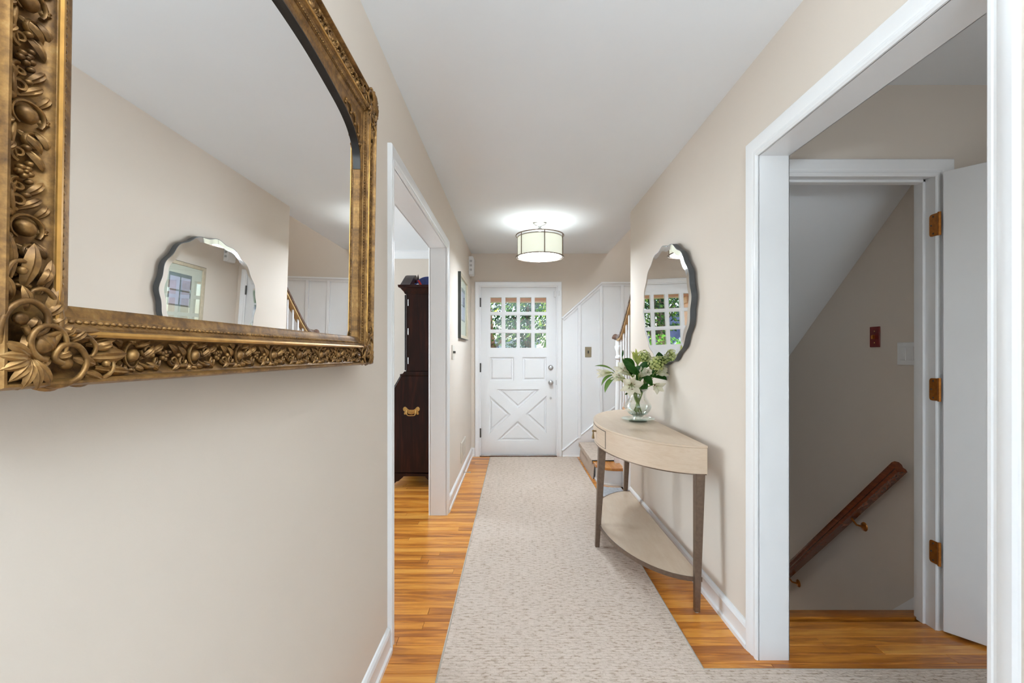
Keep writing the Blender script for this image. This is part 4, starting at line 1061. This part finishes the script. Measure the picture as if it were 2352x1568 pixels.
for (a0, a1) in ((-1.21, -1.04), (-.665, -.83)):
    s_ = 1 if a1 > a0 else -1; L = abs(a1-a0)
    poly = [(a0, 0), (a0+s_*.075, 0), (a0+s_*.085, .03), (a0+s_*.11, .055), (a0+s_*.13, .06), (a0+s_*L, .095), (a0+s_*L, .106), (a0, .106)]
    MB().prism(poly, xz, SY0-.004, SY0+.02).build('bracket_foot', 'mahogany', sec); MB().prism(poly, xz, SY1-.02, SY1+.004).build('bracket_foot', 'mahogany', sec)
# brass bail handle on the side
hc = px(945, 944, SY0)
def hp(a, b): return (hc.x+a, hc.z+b)
hand = empty('side_handle', (hc.x, SY0, hc.z), parent=sec)
pl = [(-.075, .02)]
half = [(0, .012), (.02, .012), (.035, .020), (.045, .032), (.055, .040), (.068, .038), (.077, .024), (.073, .006), (.060, -.004), (.068, -.016), (.066, -.030), (.050, -.030), (.044, -.018), (.040, -.004), (.030, -.022), (.0, -.030)]
poly = [hp(a, b_) for a, b_ in half]+[hp(-a, b_) for a, b_ in half[-2:0:-1]]
filled('handle_plate', [poly], lambda a, b_, t: (a, SY0-t, b_), 0, .004, 'brass', hand, .001)
bail = catmull([(hc.x-.042, SY0-.006, hc.z+.005), (hc.x-.042, SY0-.014, hc.z-.015), (hc.x-.032, SY0-.016, hc.z-.036), (hc.x, SY0-.016, hc.z-.040), (hc.x+.032, SY0-.016, hc.z-.036), (hc.x+.042, SY0-.014, hc.z-.015), (hc.x+.042, SY0-.006, hc.z+.005)], 5)
MB().tube(bail, .0045, 8).build('bail', 'brass', hand, smooth=60)
for s_ in (-1, 1): MB().ell((hc.x+s_*.042, SY0-.006, hc.z+.006), (.007, .005, .007), None, 8, 5).build('post', 'brass', hand, smooth=60)
# half round blue ornament standing on top of the bookcase
fcx, fcy, fcz, fr = -.885, 4.60, 1.8695, .150
pt_ = empty('fan_ornament', (fcx, fcy, fcz), 'dark blue half round fan ornament with red band on top of the secretary desk', 'ornament')
hd = [(fcx+fr*math.cos(PI*k/24), fcz+fr*math.sin(PI*k/24)) for k in range(25)]
MB().prism(hd, xz, fcy, fcy+.02).build('fan_panel', 'bluepaint', pt_, bevel=.002)
for k in range(1, 8):
    t = PI*k/8; c_, s_ = math.cos(t), math.sin(t)
    MB().tube([(fcx+.02*c_, fcy-.001, fcz+.004+.02*s_), (fcx+.136*c_, fcy-.001, fcz+.134*s_)], [.0015, .003], 6).build('fan_rib', 'bluepaint', pt_)
def strip(x0, z0, x1, z1, w_, name, mat):
    d = Vector((x1-x0, z1-z0)).normalized(); n_ = Vector((-d.y, d.x))*w_
    MB().prism([(x0+n_.x, z0+n_.y), (x1+n_.x, z1+n_.y), (x1-n_.x, z1-n_.y), (x0-n_.x, z0-n_.y)], xz, fcy-.005, fcy).build(name, mat, pt_)
strip(fcx-.092, fcz+.112, fcx-.030, fcz+.006, .009, 'red_band', 'redpaint')
strip(fcx-.105, fcz+.075, fcx-.062, fcz+.008, .013, 'white_band', 'plasticwhite')

# ------------------------------------------------------------------ vase, saucer and flowers
VX, VY, VZ = .806, 2.986, .798
sc_ = empty('glass_saucer', (VX, VY, VZ), 'round pale glass saucer under the flower vase', 'saucer')
MB().lathe([(0, VZ), (.058, VZ), (.060, VZ+.006), (.052, VZ+.010), (0, VZ+.010)], (VX, VY, 0), 32).build('saucer_foot', 'plateglass', sc_, smooth=40)
MB().lathe([(0, VZ+.010), (.05, VZ+.010), (.104, VZ+.016), (.107, VZ+.019), (.104, VZ+.0205), (.05, VZ+.0155), (0, VZ+.0155)], (VX, VY, 0), 40).build('saucer_plate', 'plateglass', sc_, smooth=40)
v0 = VZ+.016
vase = empty('glass_vase', (VX, VY, v0), 'round bellied clear glass vase holding the flower bouquet', 'vase')
vp = [(0, 0), (.034, 0), (.034, .008), (.030, .014), (.034, .020), (.058, .032), (.078, .052), (.087, .074), (.085, .095), (.074, .115), (.060, .132), (.053, .150), (.052, .168), (.058, .185), (.066, .196)]
MB().lathe([(r_, v0+z_) for r_, z_ in vp], (VX, VY, 0), 40).build('vase_wall', 'vaseglass', vase, smooth=60)
MB().lathe([(.064, v0+.1955), (.068, v0+.1955), (.068, v0+.199), (.064, v0+.199), (.064, v0+.1955)], (VX, VY, 0), 40).build('vase_lip', 'vaseglass', vase, smooth=60)
wp = [(0, .022), (.03, .0225), (.055, .033), (.075, .0525), (.0842, .074), (.0830, .088), (0, .088)]
wt = MB().lathe([(r_, v0+z_) for r_, z_ in wp], (VX, VY, 0), 40).build('vase_water', 'water', None, smooth=30)
setp(wt, 'clear water filling the lower half of the glass vase', 'water')

def fp(cx, cy_, dy=0.0):
    x, y = 1350+cx/7.467, 780+cy_/7.467; return px(x, y, VY+dy)
neck = Vector((VX, VY, v0+.16)); bott = Vector((VX, VY, v0+.03))
NECKS = []
def stem_path(base, k, short=False):
    a = k*2.39996; n_ = neck+Vector((.026*math.cos(a+.6), .026*math.sin(a+.6), 0)); b_ = bott+Vector((-.026*math.cos(a), -.026*math.sin(a), .010*((k*7) % 3)))
    mid = n_*.6+base*.4+Vector((0, 0, .012))
    if short: return catmull([base, mid, n_], 5)
    return catmull([base, mid, n_, (n_+b_)/2, b_], 5)
KST = [0]
def stem(parent, base, r_=.0036, short=False):
    KST[0] += 1; return MB().tube(stem_path(base, KST[0], short), r_, 6).build('stem', 'stem', parent, smooth=60)
def ortho(d):
    d = d.normalized(); u = d.cross(Vector((0, 0, 1)))
    if u.length < 1e-3: u = Vector((1, 0, 0))
    u.normalize(); return u, d.cross(u).normalized()
def petal(base, axis, out, L, W, open_, curl, n=9, m_=4, ruff=.0):
    # centre line starts along axis then bends outward
    ang = 0.15; p = Vector(base); ds_ = L/n; rows = []; ts = []
    side = axis.cross(out).normalized()
    for k in range(n+1):
        t = k/n; a = .12+open_*(t**.8)+curl*max(0, t-.6)**2*4
        d = axis*math.cos(a)+out*math.sin(a); nrm = axis*(-math.sin(a))+out*math.cos(a)
        w_ = W*(math.sin(PI*(t*.90+.10))**.75)*(.35+.65*min(1, t*2.4)) if t < 1 else W*.04
        row = []
        for j in range(-m_, m_+1):
            q = j/m_; row.append(p+side*(w_*q)-nrm*(w_*.28*(1-q*q))+nrm*(ruff*math.sin(t*14+q*3)*abs(q)*W)); ts.append(min(1, t*1.1+.18*abs(q)))
        rows.append(row); p = p+d*ds_
    return rows, ts
def lily(base, axis, L, W, open_, curl, label, roll=0.0, mat='petal', st_=True, kinds=6, name='lily', throat=False, cat='flower', group='lilies in the bouquet'):
    axis = Vector(axis).normalized(); u, v_ = ortho(axis); base = Vector(base)
    e = empty(name, base, label, cat, group)
    for k in range(kinds):
        a = roll+2*PI*k/kinds; out = u*math.cos(a)+v_*math.sin(a)
        inner = k % 2
        rows, ts = petal(base+axis*(.002*inner), axis, out, L*(1-.04*inner)*random.uniform(.95, 1.05), W*(1.15 if inner else .85), open_*random.uniform(.9, 1.1), curl*random.uniform(.7, 1.3), ruff=.05)
        MB().grid(rows, ts).build('petal', mat, e, smooth=80, attr='t')
    if st_:
        for k in range(6):
            a = roll+.3+2*PI*k/6; out = u*math.cos(a)+v_*math.sin(a); tip = base+axis*L*.62+out*L*.17
            f_ = MB().tube([base+axis*L*.1, base+axis*L*.4+out*L*.07, tip], .0009, 5).build('filament', 'stem', e)
            mb = MB(); mb.ell(tip, (.0022, .0022, .0065), Euler((random.uniform(-1, 1), random.uniform(.8, 2), random.uniform(0, 3))).to_matrix(), 6, 5); mb.build('anther', 'anther', f_)
        MB().tube([base+axis*L*.1, base+axis*L*.75], [.0016, .002], 6).build('pistil', 'stem', e)
    if throat:
        MB().ell(base+axis*L*.25, (.010, .010, .010), None, 10, 6).build('throat', 'throat', e, smooth=60)
    stem(e, base); return e
def leafobj(base, tip, W, bend, nrm, label, mat='leaf', fold=.25, name='leaf', group='leaves in the bouquet', withstem=True):
    base, tip = Vector(base), Vector(tip); d = tip-base; L = d.length; nrm = Vector(nrm); nrm = (nrm-d*nrm.dot(d)/d.dot(d)).normalized(); side = d.normalized().cross(nrm)
    e = empty(name, base, label, 'leaf', group); rows = []; ts = []; n = 10; m_ = 3
    for k in range(n+1):
        t = k/n; c = base+d*t+nrm*(bend*L*4*t*(1-t)); w_ = W*math.sin(PI*(t*.95+.05))**.8 if t < 1 else 0.0005
        row = []
        for j in range(-m_, m_+1):
            q = j/m_; row.append(c+side*(w_*q)+nrm*(abs(q)*w_*fold)); ts.append(.5+.5*abs(q)*random.uniform(.6, 1))
        rows.append(row)
    MB().grid(rows, ts).build('blade', mat, e, smooth=80, attr='t')
    if withstem: stem(e, base, .0025, True)
    return e
NEG = Vector((0, -1, 0))
lily(fp(735, 740, -.06), (-.15, -1, -.22), .120, .027, 1.12, .30, 'large open cream lily facing forward in front of the vase neck', .35)
lily(fp(745, 610, -.02), (-.95, -.35, .62), .128, .027, .42, .40, 'cream lily pointing up to the left above the front lily', .2)
lily(fp(640, 670, -.03), (-1, -.45, .22), .100, .023, .55, .35, 'smaller cream lily with brown stamens just left of the front lily', .6)
lily(fp(420, 560, .02), (-1, -.15, -.06), .105, .020, .36, .5, 'slender cream lily reaching furthest left over the table', .1, st_=False)
lily(fp(1000, 560, -.05), (.1, -1, .1), .058, .017, .75, -.2, 'small half open cream lily at the middle of the bouquet', .5)
lily(fp(1160, 580, -.02), (.85, -.5, .25), .100, .027, .62, .3, 'cream lily opening to the right below the front hydrangea', .8, st_=False)
lily(fp(1130, 760, -.03), (.35, -.9, -.40), .085, .022, 1.0, .25, 'cream orchid like bloom with dark red throat right of the vase neck', .15, st_=False, throat=True, kinds=5)
def bud(base, tip, W, label):
    base, tip = Vector(base), Vector(tip); axis = (tip-base); L = axis.length; axis.normalize(); u, v_ = ortho(axis)
    e = empty('lily_bud', base, label, 'flower', 'lily buds in the bouquet')
    for k in range(5):
        a = 2*PI*k/5; out = u*math.cos(a)+v_*math.sin(a); rows, ts = petal(base, axis, out, L*random.uniform(.85, 1.05), W, .18, -.35)
        MB().grid(rows, ts).build('petal', 'budpetal', e, smooth=80, attr='t')
    stem(e, base)
bud(fp(850, 420, 0), fp(785, 165, 0), .017, 'tall green lily bud standing highest in the bouquet')
bud(fp(860, 430, -.01), fp(885, 265, -.01), .015, 'shorter green lily bud beside the tallest bud')
def hydrangea(c, R, label, n=85):
    c = Vector(c); e = empty('hydrangea', c-Vector((0, 0, R)), label, 'flower', 'hydrangeas in the bouquet'); mb = MB()
    for k in range(n):
        z = 1-2*(k+.5)/n
        if z < -.75: continue
        a = k*2.39996; d = Vector((math.sqrt(1-z*z)*math.cos(a), math.sqrt(1-z*z)*math.sin(a), z))
        p = c+d*R*random.uniform(.82, 1.08); d = (d+Vector((random.uniform(-.4, .4), random.uniform(-.4, .4), random.uniform(-.4, .4)))).normalized(); u, v_ = ortho(d); s_ = .0105*random.uniform(.85, 1.2); r0 = random.random()*2
        for q in range(4):
            t = r0+q*PI/2; o_ = u*math.cos(t)+v_*math.sin(t); sd = d.cross(o_)
            mb.add([p-d*.002, p+o_*s_*.55+sd*s_*.55+d*.001, p+o_*s_*1.15+d*.0025, p+o_*s_*.55-sd*s_*.55+d*.001], [(0, 1, 2, 3)])
    o = mb.build('florets', 'floret', e, weld=False); o['kind'] = 'stuff'
    MB().ell(c, (R*.72, R*.72, R*.72), None, 10, 7).build('flower_core', 'stem', e, smooth=60)
    stem(e, c-Vector((0, 0, R*.7)), .004)
hydrangea(fp(1180, 420, -.03), .053, 'lime green hydrangea head in front of the oval mirror')
hydrangea(fp(950, 300, .05), .046, 'lime green hydrangea head behind the lily buds', 60)
leafobj(fp(760, 600, -.02), fp(590, 330, -.02), .030, .12, (.3, -1, .3), 'broad dark green leaf between the upper lily and the bud')
leafobj(fp(860, 600, -.05), fp(620, 420, -.07), .028, .1, (.2, -1, .4), 'dark green leaf curling over the top lily petals')
leafobj(fp(800, 470, .03), fp(620, 320, .03), .026, .1, (.3, -1, .5), 'dark green leaf arching left of the tall bud')
leafobj(fp(1180, 420, .03), fp(1230, 200, .03), .026, .05, (.2, -1, .1), 'dark green leaf standing up in front of the oval mirror')
leafobj(fp(1260, 400, .02), fp(1320, 270, .02), .016, .05, (-.2, -1, .1), 'small dark green leaf right of the upright leaf by the mirror')
leafobj(fp(1100, 600, -.01), fp(1625, 640, -.02), .024, .16, (0, -.55, .85), 'long dark green leaf reaching furthest right to the wall')
leafobj(fp(1120, 560, .02), fp(1615, 540, .02), .020, .10, (.1, -.7, .7), 'dark green leaf just above the longest right hand leaf')
leafobj(fp(880, 480, -.02), fp(1080, 400, -.02), .022, .08, (0, -1, .4), 'dark green leaf under the front hydrangea')
leafobj(fp(930, 600, -.03), fp(1110, 790, -.04), .026, .12, (.2, -1, .3), 'dark green leaf hanging below the small middle lily')
leafobj(fp(900, 560, -.01), fp(860, 720, -.02), .024, .08, (0, -1, .1), 'dark green leaf in the middle above the vase neck')
leafobj(fp(880, 820, .0), fp(1000, 760, -.01), .018, .1, (0, -1, .1), 'dark green leaf at the vase neck')
leafobj(fp(900, 900, -.03), fp(1030, 740, -.03), .020, .05, (.3, -1, 0), 'dark leaf standing inside the vase neck')
lily(fp(880, 640, -.02), (.25, -.75, .55), .085, .022, .7, .3, 'cream lily half hidden between the front lily and the middle lily', .9, st_=False)
lily(fp(1010, 430, .04), (.15, .2, 1), .075, .020, .5, .2, 'cream lily standing at the back beside the hydrangeas', .4, st_=False)
leafobj(fp(1000, 520, -.01), fp(1180, 640, -.02), .026, .1, (.1, -1, .3), 'dark green leaf below the front hydrangea beside the right lily')
leafobj(fp(780, 560, -.04), fp(960, 470, -.05), .024, .1, (0, -1, .4), 'dark green leaf lying across the middle of the bouquet')
leafobj(fp(700, 520, .02), fp(520, 470, .02), .022, .1, (0, -1, .5), 'dark green leaf behind the upper left lily')
leafobj(fp(1130, 640, -.01), fp(1400, 700, -.02), .020, .12, (0, -.7, .7), 'dark green leaf under the longest right hand leaf')
leafobj(fp(480, 630, -.03), fp(295, 910, -.03), .020, .18, (-.5, -.6, .7), 'pale striped leaf hanging down at the left', 'leafpale')
leafobj(fp(440, 600, 0), fp(235, 790, 0), .014, .2, (-.3, -.5, .8), 'narrow pale leaf curling down at far left', 'leafpale')
leafobj(fp(430, 520, .02), fp(120, 450, .02), .010, .12, (0, -.6, .8), 'narrow striped leaf above the furthest left lily', 'leafpale')
leafobj(fp(640, 940, -.02), fp(700, 905, -.03), .006, .1, (0, -1, .2), 'tiny dark leaf left of the vase neck')
leafobj(fp(590, 300, .04), fp(605, 170, .04), .006, .1, (0, -1, .2), 'thin dark leaf tip rising in front of the newel post')

# ------------------------------------------------------------------ outside the front door
B('porch_floor', -4, 4, 5.66, 8.4, -.2, -.02, 'concrete').update_tag()
setp(bpy.data.objects['porch_floor'], 'grey concrete porch floor outside the front door', 'porch floor', None, 'structure')
lw = MB().box(-60, 60, 8.4, 90, -.6, -.35); setp(lw.build('lawn', 'grass'), 'green lawn outside beyond the porch', 'lawn', None, 'structure')
bm_ = MB().box(-4, 4, 8.1, 8.3, 2.165, 2.5); setp(bm_.build('porch_beam', 'salmon', None, bevel=.01), 'salmon painted porch beam seen through the top door panes', 'beam')
rf = MB().box(-4, 4, 5.66, 8.5, 2.5, 2.6); setp(rf.build('porch_roof', 'salmon'), 'salmon porch ceiling outside the front door', 'porch roof')
for xp, lb in ((-1.32, 'salmon porch post seen in the oval mirror'), (2.2, 'salmon porch post hidden right of the front door')):
    po = empty('porch_post', (xp, 8.2, -.2), lb, 'post', 'porch posts')
    B('shaft', xp-.11, xp+.11, 8.09, 8.31, -.2, 2.05, 'salmon', po, .01); B('capital', xp-.15, xp+.15, 8.05, 8.35, 2.05, 2.165, 'salmon', po, .01); B('capital_band', xp-.13, xp+.13, 8.07, 8.33, 1.93, 1.98, 'salmon', po, .005)
def tree(name, loc, h, crowns, nleaf, size, mat, label, trunk=.14, cat='tree'):
    L = Vector(loc); e = empty(name, L, label, cat, 'trees and bushes outside the front door'); mb = MB(); vs = []; fs = []
    rnd = random.Random(hash(label) % 1000 if False else len(label)*13+int(abs(L.x)*10))
    tot = sum(c[3]**2 for c in crowns)
    for (cx, cyy_, cz, R) in crowns:
        for _ in range(int(nleaf*R*R/tot)):
            while True:
                d = Vector((rnd.uniform(-1, 1), rnd.uniform(-1, 1), rnd.uniform(-1, 1)))
                if .05 < d.length < 1: break
            d = d.normalized()*(d.length**.45)
            p = L+Vector((cx, cyy_, cz))+d*R*Vector((1, 1, .85)).length/1.65
            a = Vector((rnd.gauss(0, 1), rnd.gauss(0, 1), rnd.gauss(0, 1))).normalized(); b_ = a.orthogonal().normalized(); c_ = a.cross(b_); s_ = size*rnd.uniform(.6, 1.4)
            o = len(vs); vs += [p-b_*s_, p+c_*s_*.5, p+b_*s_, p-c_*s_*.5]; fs.append((o, o+1, o+2, o+3))
    mb.add(vs, fs); o = mb.build('foliage', mat, e, weld=False); o['kind'] = 'stuff'
    if trunk:
        top = L+Vector((crowns[0][0], crowns[0][1], crowns[0][2]))
        MB().tube(catmull([L, L+(top-L)*.4+Vector((.12, 0, 0)), top], 4), [trunk*(1-.06*k) for k in range(9)], 8).build('trunk', 'bark', e, smooth=60)
        for k in range(3):
            s0 = L+(top-L)*.55; MB().tube([s0, s0+Vector((math.cos(k*2.1)*1.0, math.sin(k*2.1)*.8, 1.0))], [trunk*.4, trunk*.12], 6).build('branch', 'bark', e)
    return e
G0 = -.35
tree('garden_tree', (-.75, 13.0, G0), 5, [(0, 0, 2.9, 1.15), (-.3, .3, 3.9, 1.2), (.5, 0, 3.6, .9)], 1500, .07, 'tree_a', 'mid green leafy tree outside left of the door window')
tree('garden_tree', (.45, 17.0, G0), 7, [(0, 0, 3.4, 1.3), (.3, 0, 4.6, 1.6), (-.4, 0, 2.4, .8)], 4300, .07, 'tree_b', 'dark evergreen tree outside in the middle of the door window')
tree('garden_tree', (1.6, 14.5, G0), 6, [(0, 0, 3.7, .9), (-.5, 0, 2.4, .75)], 800, .065, 'tree_c', 'yellow green tree outside at the right of the door window')
tree('garden_tree', (-2.9, 15.5, G0), 7, [(0, 0, 3.5, 1.5), (.2, 0, 5, 1.6), (.9, 0, 2.9, .9)], 5000, .07, 'tree_a', 'tall leafy tree with bare trunk seen in the oval mirror')
tree('garden_tree', (-5.0, 21.0, G0), 8, [(0, 0, 5.2, 2.2), (1.2, 0, 4.4, 1.5)], 5000, .08, 'tree_b', 'dark tall tree beside the grey roofed house outside', .3)
tree('garden_tree', (2.0, 26.0, G0), 9, [(0, 0, 4.5, 2.5), (-1.8, 0, 4.0, 2.0)], 1500, .11, 'tree_a', 'distant pale green tree across the street behind the evergreen', .3)
tree('garden_bush', (-1.95, 12.0, G0), 2, [(0, 0, 1.25, .72), (.55, .1, 1.05, .6), (-.5, 0, 1.2, .55)], 4500, .035, 'bush', 'rounded bright green bush outside seen in the oval mirror', 0, 'bush')
tree('garden_bush', (.15, 11.5, G0), 2, [(0, 0, 1.25, .5), (.45, .1, 1.2, .45), (-.25, 0, 1.15, .4)], 1800, .035, 'tree_c', 'yellow green bush at the bottom of the door window', 0, 'bush')
hs = empty('neighbour_house', (-10, 27, G0), 'neighbouring house with slate blue shingle roof seen in the oval mirror', 'house')
B('wall', -14, -6.6, 24, 31, G0, 1.2, 'siding', hs)
def yzx(a, b, t): return (t, a, b)
MB().prism([(-14.4, 1.0), (-6.0, 1.0), (-10.2, 4.6)], lambda a, b, t: (a, t, b), 24.2, 30.8).build('gable', 'bluedark', hs)
MB().add([(-6.0, 23.8, 1.0), (-6.0, 31, 1.0), (-10.2, 31, 4.6), (-10.2, 23.8, 4.6), (-6.0, 23.8, .85), (-6.0, 31, .85), (-10.2, 31, 4.45), (-10.2, 23.8, 4.45)],
         [(0, 1, 2, 3), (4, 7, 6, 5), (0, 4, 5, 1), (1, 5, 6, 2), (2, 6, 7, 3), (3, 7, 4, 0)]).build('roof', 'shingle', hs)
MB().add([(-14.4, 23.8, 1.0), (-14.4, 31, 1.0), (-10.2, 31, 4.6), (-10.2, 23.8, 4.6), (-14.4, 23.8, .85), (-14.4, 31, .85), (-10.2, 31, 4.45), (-10.2, 23.8, 4.45)],
         [(0, 3, 2, 1), (4, 5, 6, 7), (0, 1, 5, 4), (1, 2, 6, 5), (2, 3, 7, 6), (3, 0, 4, 7)]).build('roof', 'shingle', hs)
MB().prism([(-10.2, 4.62), (-10.2, 4.35), (-5.95, .72), (-5.95, .99)], lambda a, b, t: (a, t, b), 23.7, 23.8).build('rake_board', 'white', hs)
MB().prism([(-10.2, 4.62), (-14.45, .99), (-14.45, .72), (-10.2, 4.35)], lambda a, b, t: (a, t, b), 23.7, 23.8).build('rake_board', 'white', hs)
h2 = empty('street_house', (-1.8, 34, G0), 'pale house with blue band across the street beyond the lawn', 'house')
B('wall', -5.5, 1.6, 34, 40, G0, 2.0, 'siding', h2); B('blue_band', -5.5, -1.2, 33.9, 34, 1.62, 1.78, 'bluedark', h2); B('roof', -5.8, 1.9, 33.7, 40, 2.0, 2.3, 'shingle', h2)
pc = MB().tube([(-12, 12.2, 3.25), (-6, 12.2, 2.98), (0, 12.2, 2.9), (6, 12.2, 3.0)], .012, 6); setp(pc.build('power_cable', 'cable'), 'thin pale power cable crossing in front of the outside trees', 'cable')

# basement bulb light, out of sight down the cellar stair
light('cellar_bulb_light', 'POINT', (1.5, 4.4, -1.3), 6, (1, .95, .9), radius=.06)
